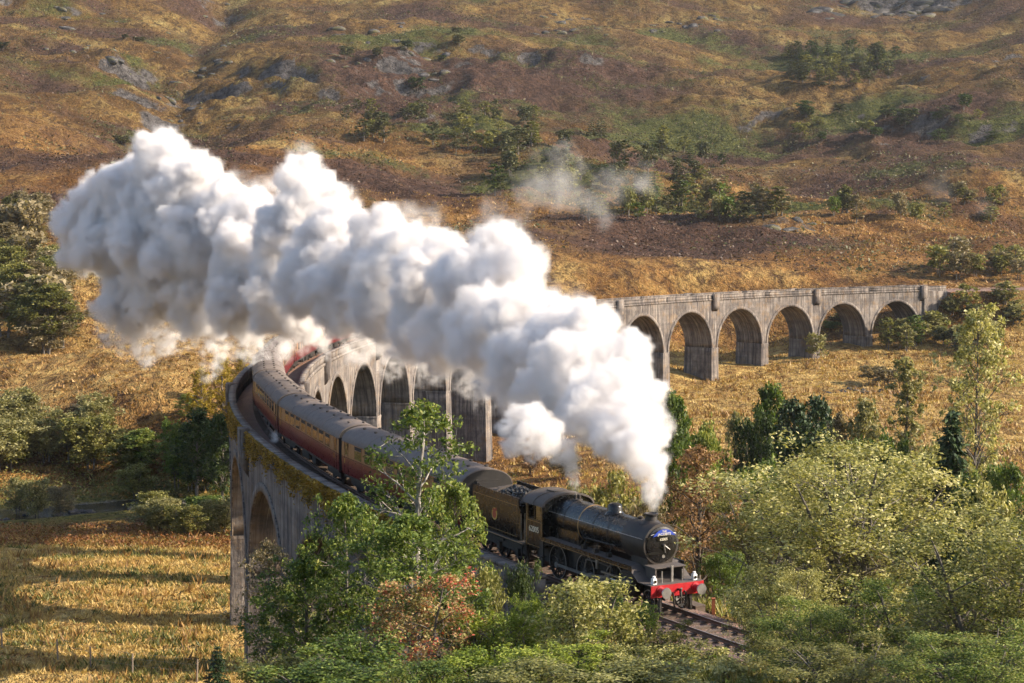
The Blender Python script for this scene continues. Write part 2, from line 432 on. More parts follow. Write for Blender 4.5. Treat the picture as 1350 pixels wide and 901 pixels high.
# ------------------------------------------------------------------ terrain
def rp(px, py, y):
    return tuple(ray(px, py, y))
CTRL = [(0, 0, 44.6), (0, -40, 52), (35, -10, 45), (-35, 0, 43), (80, -30, 47), (-80, -30, 46), (0, 30, 37.3), (12, 30, 37.0), (22, 28, 34.5),
        (-5, 45, 33.4), (8, 45, 34.0), (16, 42, 33.0), (2, 58, 30.0), (-4, 58, 29.5), (-12, 50, 30.5), (-20, 45, 32), (-8, 70, 24.5), (-14, 80, 20.0), (-20, 92, 16.0), (-28, 70, 23),
        (-40, 60, 27), (-34, 100, 15.0), (-50, 90, 18), (-75, 70, 27), (-80, 120, 16),
        (3, 76, 28.0), (12, 75, 28.5), (20, 68, 29.0), (14, 90, 25.5), (26, 85, 27.0), (40, 60, 32), (60, 60, 36), (30, 110, 21), (12, 110, 20), (0, 110, 17),
        (45, 130, 18), (20, 140, 14.5), (-2, 130, 14), (60, 110, 24), (90, 100, 32),
        (-24, 142, 12.3), (-40, 128, 12.6), (-60, 130, 13), (-30, 165, 12), (-50, 170, 11.8), (-80, 175, 12.4), (-58, 197, 9.5), (-35, 197, 9.6), (-90, 197, 9.8), (-58, 206, 8.9), (-75, 206, 8.9),
        (-22, 180, 10.5), (-20, 225, 8.8), (-60, 222, 8.7), (-110, 216, 9.2), (10, 214, 8.8), (60, 188, 9.5), (130, 160, 12), (0, 170, 11.5), (40, 150, 13), (70, 150, 14), (100, 140, 18),
        (-60, 250, 10.5), (-25, 255, 10), (-100, 250, 13), rp(200, 520, 262), rp(60, 520, 270), rp(290, 500, 275), rp(120, 470, 300), rp(20, 460, 320), rp(230, 465, 320),
        rp(60, 390, 362), rp(-60, 380, 380), rp(20, 285, 440), rp(130, 300, 430), rp(20, 200, 560), rp(20, 100, 750), rp(20, 0, 950), rp(20, -90, 1150),
        rp(150, 240, 520), rp(160, 160, 640), rp(200, 90, 800), rp(170, 0, 980), rp(200, -80, 1150), rp(330, 330, 400), rp(300, 220, 560), rp(330, 140, 720), rp(380, 60, 880), rp(380, -50, 1120),
        (-10, 290, 9.5), (5, 320, 10), rp(500, 340, 425), rp(500, 265, 520), rp(500, 200, 640), rp(500, 100, 830), rp(500, 0, 1050), rp(500, -60, 1200),
        rp(640, 612, 277), rp(760, 598, 268), rp(850, 560, 292), rp(878, 514, 339), rp(941, 499, 352), rp(1007, 480, 365), rp(1067, 470, 376), rp(1135, 452, 387), rp(1212, 430, 397),
        rp(1000, 520, 330), rp(1200, 490, 352), rp(1300, 560, 270), rp(1345, 480, 350), (100, 260, 13), (150, 240, 18), (60, 250, 12.5), (120, 300, 14.5), (170, 300, 22), (200, 200, 30),
        rp(815, 480, 352), rp(905, 446, 398), rp(960, 440, 402), rp(850, 378, 408), rp(950, 366, 418), rp(1080, 355, 430), rp(1180, 350, 440),
        (107.7, 404.6, 29.2), (122, 411, 29.5), (140, 418, 29.8), (170, 424, 30), (115, 395, 23), (135, 390, 20.5), (165, 395, 24), (125, 422, 30.6), (112, 416, 29.5),
        rp(1300, 345, 455), rp(1345, 300, 520), rp(850, 335, 445), rp(700, 300, 465), rp(900, 300, 482), rp(1020, 291, 500), rp(1150, 296, 505), rp(1000, 287, 560), rp(860, 285, 545), rp(1150, 285, 570),
        rp(1000, 250, 630), rp(1000, 200, 725), rp(1000, 112, 845), rp(820, 112, 845), rp(1000, 88, 930), rp(1000, 55, 1000), rp(1100, 10, 1085), rp(1170, -50, 1190),
        rp(850, 200, 680), rp(840, 60, 960), rp(1340, 250, 610), rp(1340, 150, 745), rp(1340, 50, 925), rp(1340, -60, 1160), rp(700, 200, 650), rp(700, 100, 840), rp(700, 0, 1050), rp(850, -60, 1180),
        (-600, 500, 75), (-600, 1000, 200), (700, 500, 70), (700, 1000, 190), (-400, 200, 40), (420, 200, 55), (300, 50, 55), (-220, 50, 40), (0, 1500, 330), (-600, 1500, 330), (600, 1500, 330), (-300, 1300, 275), (300, 1300, 275),
        (0, -150, 70), (-300, -150, 80), (300, -150, 80), (-220, 330, 40), (330, 380, 48), (-900, 700, 150), (900, 700, 140)]
CT = np.array(CTRL, float)
def tps_kernel(d2):
    return 0.5 * d2 * np.log(d2 + 1e-9)
_n = len(CT); _sc = 100.0
_P = CT[:, :2] / _sc
_D2 = ((_P[:, None] - _P[None]) ** 2).sum(-1)
_A = np.zeros((_n + 3, _n + 3)); _A[:_n, :_n] = tps_kernel(_D2) + np.eye(_n) * 0.0015
_A[:_n, _n] = 1; _A[:_n, _n + 1:] = _P; _A[_n, :_n] = 1; _A[_n + 1:, :_n] = _P.T
_w = np.linalg.solve(_A, np.concatenate([CT[:, 2], [0, 0, 0]]))
RIVER = np.array([(-150, 205), (-115, 213), (-88, 213), (-66, 219), (-50, 228), (-32, 226), (-12, 218), (12, 214), (40, 202), (75, 182), (120, 160), (190, 150)], float)
def seg_dist(x, y, line):
    best = np.full(np.shape(x), 1e9)
    for (ax, ay), (bx, by) in zip(line[:-1], line[1:]):
        dx, dy = bx - ax, by - ay
        t = np.clip(((x - ax) * dx + (y - ay) * dy) / (dx * dx + dy * dy), 0, 1)
        best = np.minimum(best, np.hypot(x - ax - t * dx, y - ay - t * dy))
    return best
GULLY = np.array([ray(300, -20, 1120)[:2], ray(290, 30, 1000)[:2], ray(258, 75, 880)[:2], ray(236, 120, 760)[:2], ray(205, 158, 660)[:2], ray(190, 190, 580)[:2]])
def H(x, y):
    x = np.asarray(x, float); y = np.asarray(y, float)
    shp = x.shape; x = x.ravel(); y = y.ravel()
    z = np.empty_like(x)
    for a in range(0, len(x), 40000):
        q = np.stack([x[a:a + 40000], y[a:a + 40000]], -1) / _sc
        d2 = ((q[:, None] - _P[None]) ** 2).sum(-1)
        z[a:a + 40000] = tps_kernel(d2) @ _w[:_n] + _w[_n] + q @ _w[_n + 1:]
    hill = sstep(400, 520, y) * 1.0
    left = sstep(235, 300, y) * sstep(0, -60, x) * (1 - hill)
    mid = sstep(235, 330, y) * (1 - hill)
    z = z + hill * (13 * fbm(x / 180, y / 170, 3, 3) + 8.0 * fbm(x / 62, y / 52, 4, 5) + 2.4 * fbm(x / 17, y / 11, 3, 8) * sstep(430, 480, y) + 0.9 * fbm(x / 6.5, y / 5, 2, 9) * sstep(430, 480, y))
    rid = 1 - np.abs(fbm(x / 75 + 3, y / 48, 4, 21)) * 3.2
    z = z + sstep(600, 760, y) * 7.0 * np.clip(rid, -0.4, 1) * sstep(-0.25, 0.3, fbm(x / 220, y / 180, 2, 31))
    z = z + left * (3.2 * fbm(x / 38, y / 26, 3, 13) + 0.8 * fbm(x / 11, y / 7, 3, 14))
    z = z + mid * 1.1 * fbm(x / 13, y / 8, 3, 15)
    z = z + (1 - hill) * (0.32 * fbm(x / 7, y / 5, 3, 17) + 0.16 * fbm(x / 2.2, y / 2.0, 2, 19))
    g = seg_dist(x, y, GULLY)
    z = z - 11 * np.exp(-(g / 30) ** 2) - 4 * np.exp(-(g / 8) ** 2)
    # river bed
    rd = seg_dist(x, y, RIVER)
    bed = 7.5 + np.clip(rd - 3.4, 0, None) * 0.32 + 0.25 * fbm(x / 3, y / 3, 2, 23)
    z = np.where((rd < 14) & (z > bed), bed + (z - bed) * sstep(4, 14, rd), z)
    # the line on its embankment, level beside the rails
    phi = np.arctan2(y - CY, x - CX) % (2 * PI)
    rr = np.abs(np.hypot(x - CX, y - CY) - RAD)
    for p0, p1, sgn in ((R_(207.4), R_(208.4), 1), (R_(120.6), R_(119.4), 1)):
        on = sstep(p0, p1, phi) if p1 > p0 else 1 - sstep(p1, p0, phi)
        on = on * (1 if p1 < p0 else (phi < R_(260)))
        w = on * (1 - sstep(2.6, 7.5, rr))
        z = z * (1 - w) + (ZR - 0.62) * w
    # nothing of the hill may stand above the deck of the viaduct
    onv = (phi > PHI0) & (phi < PHI0 + NSP * SPAN / RAD)
    z = np.where(onv & (rr < 6), np.minimum(z, ZR - 3.2), z)
    return z.reshape(shp)
def h1(x, y): return float(H(np.array([x]), np.array([y]))[0])
def hit(px, py, y0=90.0, y1=1500.0):
    """where the line of sight through that point of the photograph meets the ground"""
    ys = np.concatenate([np.arange(y0, 450, 1.5), np.arange(450, y1, 3.0)])
    pts = np.array([ray(px, py, y) for y in ys])
    g = H(pts[:, 0], pts[:, 1])
    k = np.nonzero(pts[:, 2] <= g)[0]
    k = k[0] if len(k) else len(ys) - 1
    return pts[k, 0], pts[k, 1], g[k]

def axis(parts):
    a = [np.arange(p, q, s) for p, q, s in parts]
    return np.concatenate(a)
xs = axis([(-1000, -700, 50), (-700, -340, 16), (-340, -130, 3.4), (-130, 165, 1.5), (165, 345, 3.2), (345, 700, 16), (700, 1001, 50)])
ys = axis([(-300, -60, 24), (-60, 20, 4), (20, 110, 1.5), (110, 300, 1.6), (300, 540, 1.9), (540, 900, 2.7), (900, 1260, 4), (1260, 1621, 20)])
GX, GY = np.meshgrid(xs, ys)
GZ = H(GX, GY)
ny, nx = GX.shape
idx = np.arange(nx * ny).reshape(ny, nx)
TF = np.stack([idx[:-1, :-1], idx[:-1, 1:], idx[1:, 1:], idx[1:, :-1]], -1).reshape(-1, 4)
ground = obj_np('ground', np.stack([GX, GY, GZ], -1).reshape(-1, 3), TF, M['terrain'], smooth=True)
ground['kind'] = 'structure'
# what grows where
gxv, gyv, gzv = GX.ravel(), GY.ravel(), GZ.ravel()
dzy, dzx = np.gradient(GZ, ys, xs)
slope = np.hypot(dzx, dzy).ravel()
hillm = sstep(400, 470, gyv)
def blobs(lst):
    r = np.zeros(len(gxv))
    for px, py, wx, wy, a in lst:
        bx, by, bz = hit(px, py, 380)
        r = np.maximum(r, a * np.exp(-((gxv - bx) / wx) ** 2 - ((gyv - by) / wy) ** 2))
    return r
fo = fbm(gxv / 55, gyv / 40, 4, 41)
heather = hillm * (0.34 + 1.0 * fbm(gxv / 85 + 7, gyv / 55, 4, 43)) + blobs([(600, 110, 70, 60, .55), (520, 150, 60, 40, .5), (740, 100, 60, 50, .4), (900, 210, 60, 40, .3), (1250, 200, 70, 50, .45), (560, 250, 60, 30, .35), (700, 320, 40, 18, .35)])
bracken = hillm * (0.12 + 0.9 * fo) + blobs([(850, 185, 45, 45, .75), (650, 165, 40, 40, .65), (780, 235, 55, 35, .7), (1120, 85, 40, 50, .75), (1130, 160, 60, 20, .6), (1320, 160, 30, 30, .5), (760, 60, 50, 50, .35), (920, 60, 70, 60, .35), (560, 45, 60, 50, .3), (100, 90, 40, 40, .45), (190, 40, 40, 40, .4), (400, 90, 30, 30, .45), (170, 520, 14, 10, .8), (130, 450, 14, 8, .7), (1010, 275, 60, 14, .7)])
rock = hillm * np.clip((slope - 0.62) * 1.7 + 0.5 * fbm(gxv / 30, gyv / 20, 3, 47), 0, 1) * sstep(520, 700, gyv) + 0.62 * np.exp(-(seg_dist(gxv, gyv, GULLY) / 4) ** 2) + blobs([(1180, 18, 45, 18, .8), (730, 30, 30, 14, .6), (860, 32, 30, 12, .6), (520, 70, 30, 16, .6), (1040, 297, 22, 5, .75)])
rdist = seg_dist(gxv, gyv, RIVER)
lush = np.clip(1.05 - gyv / 125, 0, .8) + 0.75 * np.exp(-(rdist / 22) ** 2) + 0.5 * np.exp(-((gxv - 40) / 55) ** 2 - ((gyv - 150) / 55) ** 2) + 0.55 * np.exp(-((gxv - 140) / 45) ** 2 - ((gyv - 400) / 22) ** 2)
lush *= (1 - hillm)
straw = 0.95 * sstep(112, 125, gyv) * (1 - sstep(198, 208, gyv)) * sstep(-6, -16, gxv) + 0.62 * sstep(215, 260, gyv) * (1 - sstep(385, 400, gyv)) * sstep(0, 20, gxv) + 0.5 * sstep(240, 270, gyv) * (1 - hillm) * sstep(0, -20, gxv)
gravel = 0.95 * np.exp(-(rdist / 5.5) ** 4)
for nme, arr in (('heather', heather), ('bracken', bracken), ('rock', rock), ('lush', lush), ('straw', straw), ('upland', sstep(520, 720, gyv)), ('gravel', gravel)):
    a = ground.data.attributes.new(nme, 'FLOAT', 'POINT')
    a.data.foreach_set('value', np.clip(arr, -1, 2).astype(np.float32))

# river
def ribbon(line, w, z, n=120):
    d = np.concatenate([[0], np.cumsum(np.hypot(*np.diff(line, axis=0).T))])
    t = np.linspace(0, d[-1], n)
    p = np.stack([np.interp(t, d, line[:, 0]), np.interp(t, d, line[:, 1])], -1)
    tn = np.gradient(p, axis=0); tn /= np.linalg.norm(tn, axis=1)[:, None]
    nn = np.stack([-tn[:, 1], tn[:, 0]], -1)
    V = np.concatenate([np.c_[p + nn * w, np.full(n, z)], np.c_[p - nn * w, np.full(n, z)]])
    i = np.arange(n - 1)
    return V, np.stack([i, i + n, i + n + 1, i + 1], -1)
V, F = ribbon(RIVER, 5.2, 7.95)
river = obj_np('river', V, F, M['water']); river['kind'] = 'structure'

# ------------------------------------------------------------------ viaduct
def sweep(name, prof, p0, p1, n, mat, parent=None, close=True, caps=True):
    """a profile of (radius, z) carried along the curve; UV = metres along, height"""
    k = len(prof); V = []; U = []
    for i in range(n + 1):
        ph = p0 + (p1 - p0) * i / n
        for r, z in prof:
            V.append((CX + r * math.cos(ph), CY + r * math.sin(ph), z)); U.append((ph * RAD, z + r * 0.37))
    F = []
    m = k if close else k - 1
    for i in range(n):
        for j in range(m):
            a = i * k + j; b = i * k + (j + 1) % k
            F.append((a, b, b + k, a + k))
    if caps and k == 4:
        F.append((3, 2, 1, 0)); F.append(tuple(n * k + q for q in (0, 1, 2, 3)))
    return obj_np(name, V, F, mat, parent, uv=U)

ZTOP, ZSPR = 29.72, 19.95
AR = 7.62
viaduct = empty('railway_viaduct', arc(R_(170), RAD, 8))
tag(viaduct, 'long curved grey concrete railway viaduct of tall round arches sweeping across the valley', 'viaduct')
viaduct.location = (0, 0, 0)
def span_geo(k):
    s0 = k * SPAN; mid = s0 + SPAN / 2
    n = 22
    pts = [(s0, ZSPR)] + [(mid - AR * math.cos(PI * i / n), ZSPR + AR * math.sin(PI * i / n)) for i in range(n + 1)] + [(s0 + SPAN, ZSPR)]
    V, U, F = [], [], []
    def add(s, r, z, uo=0.0):
        ph = PHI0 + s / RAD
        V.append((CX + r * math.cos(ph), CY + r * math.sin(ph), z)); U.append((s + uo, z)); return len(V) - 1
    m = len(pts)
    for side in (-1, 1):
        r = RAD + side * HW
        lo = [add(s, r, z, side * 300) for s, z in pts]; up = [add(s, r, ZTOP, side * 300) for s, z in pts]
        for i in range(m - 1):
            q = (lo[i], lo[i + 1], up[i + 1], up[i])
            F.append(q if side < 0 else q[::-1])
    i0 = []; 
    for j, r in enumerate(np.linspace(RAD - HW, RAD + HW, 5)):
        i0.append([add(s, r, z, 0) for s, z in pts])
        for q_, (s, z) in zip(i0[-1], pts): U[q_] = (r * 1.0 + 40, z + s * 0.1)
    for j in range(4):
        for i in range(m - 1):
            F.append((i0[j][i], i0[j + 1][i], i0[j + 1][i + 1], i0[j][i + 1]))
    o = obj_np('arch', V, F, M['concrete'], viaduct, uv=U)
    # raised ring round each opening
    for side in (-1, 1):
        V2, U2, F2 = [], [], []
        for i in range(n + 1):
            th = PI * i / n
            ph = lambda s: PHI0 + s / RAD
            for rr, ro in ((AR - 0.004, HW - .02), (AR - 0.004, HW + .11), (AR + 0.62, HW + .11), (AR + 0.62, HW - .02)):
                s = mid - rr * math.cos(th); z = ZSPR + rr * math.sin(th); r = RAD + side * ro
                V2.append((CX + r * math.cos(ph(s)), CY + r * math.sin(ph(s)), z)); U2.append((s * 1.7 + 900, z))
        for i in range(n):
            for j in range(4):
                a = i * 4 + j; b = i * 4 + (j + 1) % 4
                F2.append((a, b, b + 4, a + 4))
        obj_np('arch_ring', V2, F2, M['concrete'], o, uv=U2)
for k in range(NSP): span_geo(k)
def frustum(name, s, hs0, hs1, hw0, hw1, z0, z1, parent, n=6):
    """pier block between heights, given half thickness and half width at foot and head"""
    V, U, F = [], [], []
    for i in range(n + 1):
        t = i / n; z = z0 + (z1 - z0) * t
        hs = hs0 + (hs1 - hs0) * t; hw = hw0 + (hw1 - hw0) * t
        for a, b, uo in ((-1, -1, 0), (1, -1, 2.2), (1, -1, 60), (1, 1, 66), (1, 1, 120), (-1, 1, 122), (-1, 1, 180), (-1, -1, 186)):
            ph = PHI0 + (s + a * hs) / RAD; r = RAD + b * hw
            V.append((CX + r * math.cos(ph), CY + r * math.sin(ph), z)); U.append((s * 3 + uo, z))
    for i in range(n):
        for j in (0, 2, 4, 6):
            a = i * 8 + j
            F.append((a, a + 1, a + 9, a + 8))
    F.append((n * 8, n * 8 + 2, n * 8 + 4, n * 8 + 6))
    return obj_np(name, V, F, M['concrete'], parent, uv=U)
for k in range(0, NSP + 1):
    s = k * SPAN
    gz = min(h1(*arc(PHI0 + s / RAD, RAD + d)[:2]) for d in (-3.5, 0, 3.5)) - 1.2
    if k in (0, NSP): continue
    hgt = ZSPR - gz
    if hgt < 1: continue
    p = frustum('pier', s, 1.06 + .1 + hgt * 0.014, 1.16, HW + .12 + hgt * 0.02, HW + .12, gz, ZSPR - 0.004, viaduct)
    frustum('pier_cap', s, 1.2, 1.2, HW + .16, HW + .16, ZSPR - 0.3, ZSPR + 0.03, p, 1)
# end blocks
frustum('abutment', -3.6, 3.6, 3.6, HW + .5, HW + .35, 16, ZTOP - .01, viaduct, 8)
frustum('abutment', NSP * SPAN + 1.6, 1.6, 1.6, HW + .5, HW + .3, 12, ZTOP - .01, viaduct, 8)
PE0, PE1 = PHI0 - 7.2 / RAD, PHI0 + (NSP * SPAN + 3.2) / RAD
for side in (-1, 1):
    r = RAD + side * HW
    def rp4(a, b, z0, z1): 
        q = [(RAD + side * a, z0), (RAD + side * b, z0), (RAD + side * b, z1), (RAD + side * a, z1)]
        return q if side > 0 else q[::-1]
    sweep('string_course', rp4(HW - .3, HW + .15, ZTOP - .02, ZTOP + .3), PE0, PE1, 130, M['concrete'], viaduct)
    for k in range(NSP):
        a = PE0 if k == 0 else PHI0 + k * SPAN / RAD
        b = PE1 if k == NSP - 1 else PHI0 + (k + 1) * SPAN / RAD - 0.02 / RAD
        pp = sweep('parapet', rp4(HW - .42, HW + .02, ZTOP + .28, ZR + .72), a, b, 7, M['concrete'], viaduct)
        sweep('coping', rp4(HW - .50, HW + .10, ZR + .716, ZR + .88), a, b, 7, M['concrete'], pp)
    for k in range(0, NSP + 1, 2):
        s = k * SPAN
        V, U, F = [], [], []
        hs = 0.95
        prof = [(HW - .1, 27.3), (HW + .6, 28.4), (HW + .6, ZR + .98), (HW - .1, ZR + .98)]
        for a in (-hs, hs):
            for ro, z in prof:
                ph = PHI0 + (s + a) / RAD; rr = RAD + side * ro
                V.append((CX + rr * math.cos(ph), CY + rr * math.sin(ph), z)); U.append((s + a + ro, z))
        F = [(0, 1, 2, 3), (7, 6, 5, 4), (0, 4, 5, 1), (1, 5, 6, 2), (2, 6, 7, 3), (3, 7, 4, 0)]
        obj_np('refuge', V, F, M['concrete'], viaduct, uv=U)

# ------------------------------------------------------------------ track
TP0, TP1 = R_(104), R_(232)
track = sweep('railway_track', [(RAD - 2.85, ZR - 0.75), (RAD - 1.9, ZR - 0.24), (RAD + 1.9, ZR - 0.24), (RAD + 2.85, ZR - 0.75)], TP0, TP1, 380, M['ballast'], close=False, caps=False)
track['kind'] = 'structure'
for off in (-0.7525, 0.7525):
    prof = [(-.07, -.16), (.07, -.16), (.07, -.13), (.012, -.11), (.012, -.045), (.036, -.035), (.036, 0), (-.036, 0), (-.036, -.035), (-.012, -.045), (-.012, -.11), (-.07, -.13)]
    rl = sweep('rail', [(RAD + off + a, ZR + z) for a, z in prof], TP0, TP1, 380, M['rust'], track)
    sweep('rail_head', [(RAD + off - .03, ZR + .001), (RAD + off + .03, ZR + .001), (RAD + off + .03, ZR + .006), (RAD + off - .03, ZR + .006)], TP0, TP1, 380, M['railtop'], rl)
slp = MB().box(-.13, .13, -1.3, 1.3, -.11, .02).mesh('sleeper', M['timber'])
slp.materials[0] = M['timber']
rnd = random.Random(4)
for i in range(170):
    ph = R_(213.8) - i * 0.70 / RAD
    o = link(bpy.data.objects.new('sleeper', slp), track)
    o.location = arc(ph, RAD, ZR - 0.185 + rnd.uniform(-.012, .012))
    o.rotation_euler = (0, 0, ph + PI / 2 + rnd.uniform(-.02, .02))

# ------------------------------------------------------------------ train
PHIF = R_(209.7)
def stand(o, a, b):
    ph = PHIF - (a + b) / 2 / RAD
    # a rigid body stands on the chord between its end bogies
    o.location = arc(ph, RAD - 0.12, ZR + .006)
    o.rotation_euler = (0, 0, ph + PI / 2)

def wheel(parent, x, y, r, spokes, name='driving_wheel'):
    s = 1 if y > 0 else -1
    m = MB()
    n = 36
    ring = []
    for q in range(n):
        th = 2 * PI * q / n
        ring.append((math.cos(th), math.sin(th)))
    def annulus(r0, r1, y0, y1):
        b = len(m.v)
        for c, d in ring:
            for rr, yy in ((r0, y0), (r1, y0), (r1, y1), (r0, y1)): m.v.append((x + c * rr, yy, r + d * rr))
        for q in range(n):
            k = (q + 1) % n
            for j in range(4):
                m.f.append((b + q * 4 + j, b + q * 4 + (j + 1) % 4, b + k * 4 + (j + 1) % 4, b + k * 4 + j))
    annulus(r * .86, r, y - s * .07, y + s * .07)
    w = m.build(name, M['underblack'], parent)
    m2 = MB(); m = m2
    for q in range(spokes):
        th = 2 * PI * q / spokes
        m2.rod((x, y, r), (x + math.cos(th) * r * .88, y, r + math.sin(th) * r * .88), .035, 5)
    m2.lathe((x, y - s * .09, r), (0, s, 0), [(0, r * .2), (.2, r * .2), (.22, r * .15)], 16)
    m2.build('spokes', M['underblack'], w)
    t = MB(); m = t
    annulus(r * .93, r * .985, y + s * .069, y + s * .078)
    t.build('tyre', M['steel'], w)
    return w

def text(body, size, mat, parent, loc, rot, name='lettering', extr=0.004, align='CENTER'):
    cu = bpy.data.curves.new(name, 'FONT')
    cu.body = body; cu.size = size; cu.extrude = extr; cu.align_x = align; cu.align_y = 'CENTER'
    cu.materials.append(mat)
    tmp = bpy.data.objects.new(name, cu); COL.objects.link(tmp)
    me = bpy.data.meshes.new_from_object(tmp)
    bpy.data.objects.remove(tmp)
    if not me.materials: me.materials.append(mat)
    o = link(bpy.data.objects.new(name, me), parent)
    o.location = loc; o.rotation_euler = rot
    return o

# --- locomotive: x forward, front buffers at x = 5.75, rear at -5.75
def make_loco():
    L = empty('steam_locomotive')
    tag(L, 'black steam locomotive with red buffer beam hauling the train towards the camera', 'locomotive')
    o = 5.75
    X = lambda d: o - d                                   # d = metres behind the buffer faces
    ZB = 2.72
    # boiler barrel and firebox
    b = MB(); b.lathe((X(3.55), 0, ZB), (-1, 0, 0), [(0, .80), (2.6, .845), (4.0, .875), (6.15, .885)], 40)
    boiler = b.build('boiler', M['black'], L)
    fb = MB()
    pts = [(.80 * math.cos(t), .80 * math.sin(t)) for t in np.linspace(PI, 0, 15)]
    fb.prismx([(-.80, 1.75 - ZB + ZB), (.80, 1.75)] + [(a, ZB + c) for a, c in reversed(pts)], X(9.66), X(7.2))
    fb.build('firebox_casing', M['black'], L)
    for d, r in ((3.6, .815), (4.75, .833), (5.95, .852), (7.15, .878), (8.4, .893)):
        MB().lathe((X(d), 0, ZB), (-1, 0, 0), [(0, r), (.055, r)], 40).build('boiler_band', M['lining'] if d in (3.6, 7.15) else M['sootblack'], boiler)
    sb = MB(); sb.lathe((X(1.78), 0, ZB), (-1, 0, 0), [(0, .83), (.05, .86), (1.8, .86)], 40)
    smokebox = sb.build('smokebox', M['sootblack'], L)
    MB().lathe((X(1.82), 0, ZB), (1, 0, 0), [(0, .875), (.06, .875), (.065, .84)], 40).build('front_ring', M['underblack'], smokebox)
    dr = MB(); dr.lathe((X(1.76), 0, ZB), (1, 0, 0), [(0, .76), (.05, .75), (.11, .58), (.15, .33), (.165, .02)], 36)
    door = dr.build('smokebox_door', M['black'], L)
    d = MB(); d.rod((X(1.6), 0, ZB), (X(1.48), 0, ZB), .045, 10); d.rod((X(1.5), 0, ZB), (X(1.5), .26, ZB - .2), .022); d.rod((X(1.53), 0, ZB), (X(1.53), .05, ZB - .32), .02)
    d.build('door_handle', M['steel'], door)
    h = MB()
    for zz in (.33, -.33): h.box(X(1.66), X(1.615), -.78, .1, ZB + zz - .045, ZB + zz + .045)
    h.build('hinge_strap', M['black'], door)
    MB().path([(X(1.6), -.62, ZB + .45), (X(1.58), -.2, ZB + .56), (X(1.58), .2, ZB + .56), (X(1.6), .62, ZB + .45)], .016).build('handrail', M['steel'], door)
    MB().box(X(1.60), X(1.575), -.30, .30, ZB + .18, ZB + .31).build('number_plate', M['black'], door)
    text('62005', .155, M['cream_letter'], door, (X(1.572), 0, ZB + .245), (PI / 2, 0, PI / 2), 'front_number')
    # curved headboard
    hb = MB(); n = 14
    po = [(.66 * math.cos(t), ZB + .02 + .66 * math.sin(t)) for t in np.linspace(R_(150), R_(30), n)]
    pi_ = [(.60 * math.cos(t), ZB + .33 + .12 * math.sin(t)) for t in np.linspace(R_(25), R_(155), n)]
    hb.prismx((po + pi_)[::-1], X(1.55), X(1.525))
    hb.build('headboard', M['blue'], door)
    text('THE', .12, M['cream_letter'], door, (X(1.52), 0, ZB + .585), (PI / 2, 0, PI / 2), 'headboard_lettering')
    text('JACOBITE', .15, M['cream_letter'], door, (X(1.52), 0, ZB + .47), (PI / 2, 0, PI / 2), 'headboard_lettering')
    MB().lathe((X(1.60), 0, ZB - .48), (1, 0, 0), [(0, .075), (.015, .075)], 16).build('shed_plate', M['steel'], door)
    # chimney
    c = MB(); c.lathe((X(2.55), 0, ZB + .76), (0, 0, 1), [(0, .46), (.09, .36), (.16, .275), (.34, .255), (.36, .31), (.44, .32), (.455, .25), (.40, .2)], 28)
    c.build('chimney', M['sootblack'], L)
    c = MB(); c.lathe((X(5.45), 0, ZB + .72), (0, 0, 1), [(0, .47), (.12, .37), (.18, .345), (.34, .335), (.43, .29), (.485, .19), (.50, .02)], 28)
    c.build('dome', M['black'], L)
    c = MB(); c.lathe((X(8.7), 0, ZB + .8), (0, 0, 1), [(0, .26), (.12, .24), (.13, .2)], 18)
    for yy in (-.1, .1): c.lathe((X(8.7), yy, ZB + .9), (0, 0, 1), [(0, .075), (.2, .075), (.22, .05)], 12)
    c.build('safety_valve', M['sootblack'], L)
    c = MB(); c.rod((X(9.15), .2, ZB + .8), (X(9.15), .2, ZB + 1.1), .04); c.build('whistle', M['steel'], L)
    c = MB(); c.lathe((X(3.35), 0, ZB + .8), (0, 0, 1), [(0, .13), (.12, .13), (.16, .05)], 14); c.build('snifting_valve', M['sootblack'], L)
    # saddle, frames
    c = MB(); c.prism([(X(3.0), 1.0), (X(1.9), 1.0), (X(1.85), 1.9), (X(1.8), 2.2), (X(3.1), 2.2)], -.62, .62); c.build('saddle', M['underblack'], L)
    c = MB()
    for yy in (-.62, .60): c.prism([(X(11.3), .62), (X(.52), .62), (X(.52), 1.2), (X(1.5), 1.25), (X(2.2), 1.7), (X(11.3), 1.7)], yy, yy + .03)
    c.build('frame', M['underblack'], L)
    c = MB(); c.box(X(9.5), X(7.2), -.6, .6, .75, 1.8); c.box(X(11.2), X(9.5), -.55, .55, .5, .9); c.build('ashpan', M['underblack'], L)
    # running plate with the dropped front
    c = MB()
    for sd in (-1, 1):
        y0, y1 = (sd * .60, sd * 1.32) if sd > 0 else (sd * 1.32, sd * .60)
        c.box(X(9.7), X(2.35), y0, y1, 1.80, 1.835)
    rp_ = c.build('running_plate', M['cabroof'], L)
    c = MB()
    for yy in (-1.335, 1.30): c.prism([(X(9.7), 1.66), (X(2.3), 1.66), (X(2.0), 1.64), (X(2.0), 1.86), (X(2.3), 1.86), (X(9.7), 1.86)], yy, yy + .035)
    c.build('valance', M['black'], rp_)
    c = MB(); c.box(X(9.7), X(2.3), -1.342, -1.336, 1.69, 1.705); c.build('lining', M['lining'], rp_)
    c = MB(); c.hexa([(X(2.35), -1.3, 1.79), (X(1.55), -1.3, 1.27), (X(1.55), 1.3, 1.27), (X(2.35), 1.3, 1.79), (X(2.35), -1.3, 1.83), (X(1.55), -1.3, 1.31), (X(1.55), 1.3, 1.31), (X(2.35), 1.3, 1.83)])
    c.box(X(1.56), X(.55), -1.3, 1.3, 1.27, 1.305); c.build('front_platform', M['cabroof'], L)
    # plate in front of the smokebox
    c = MB(); c.box(X(1.85), X(1.05), -.78, .78, 1.86, 1.90)
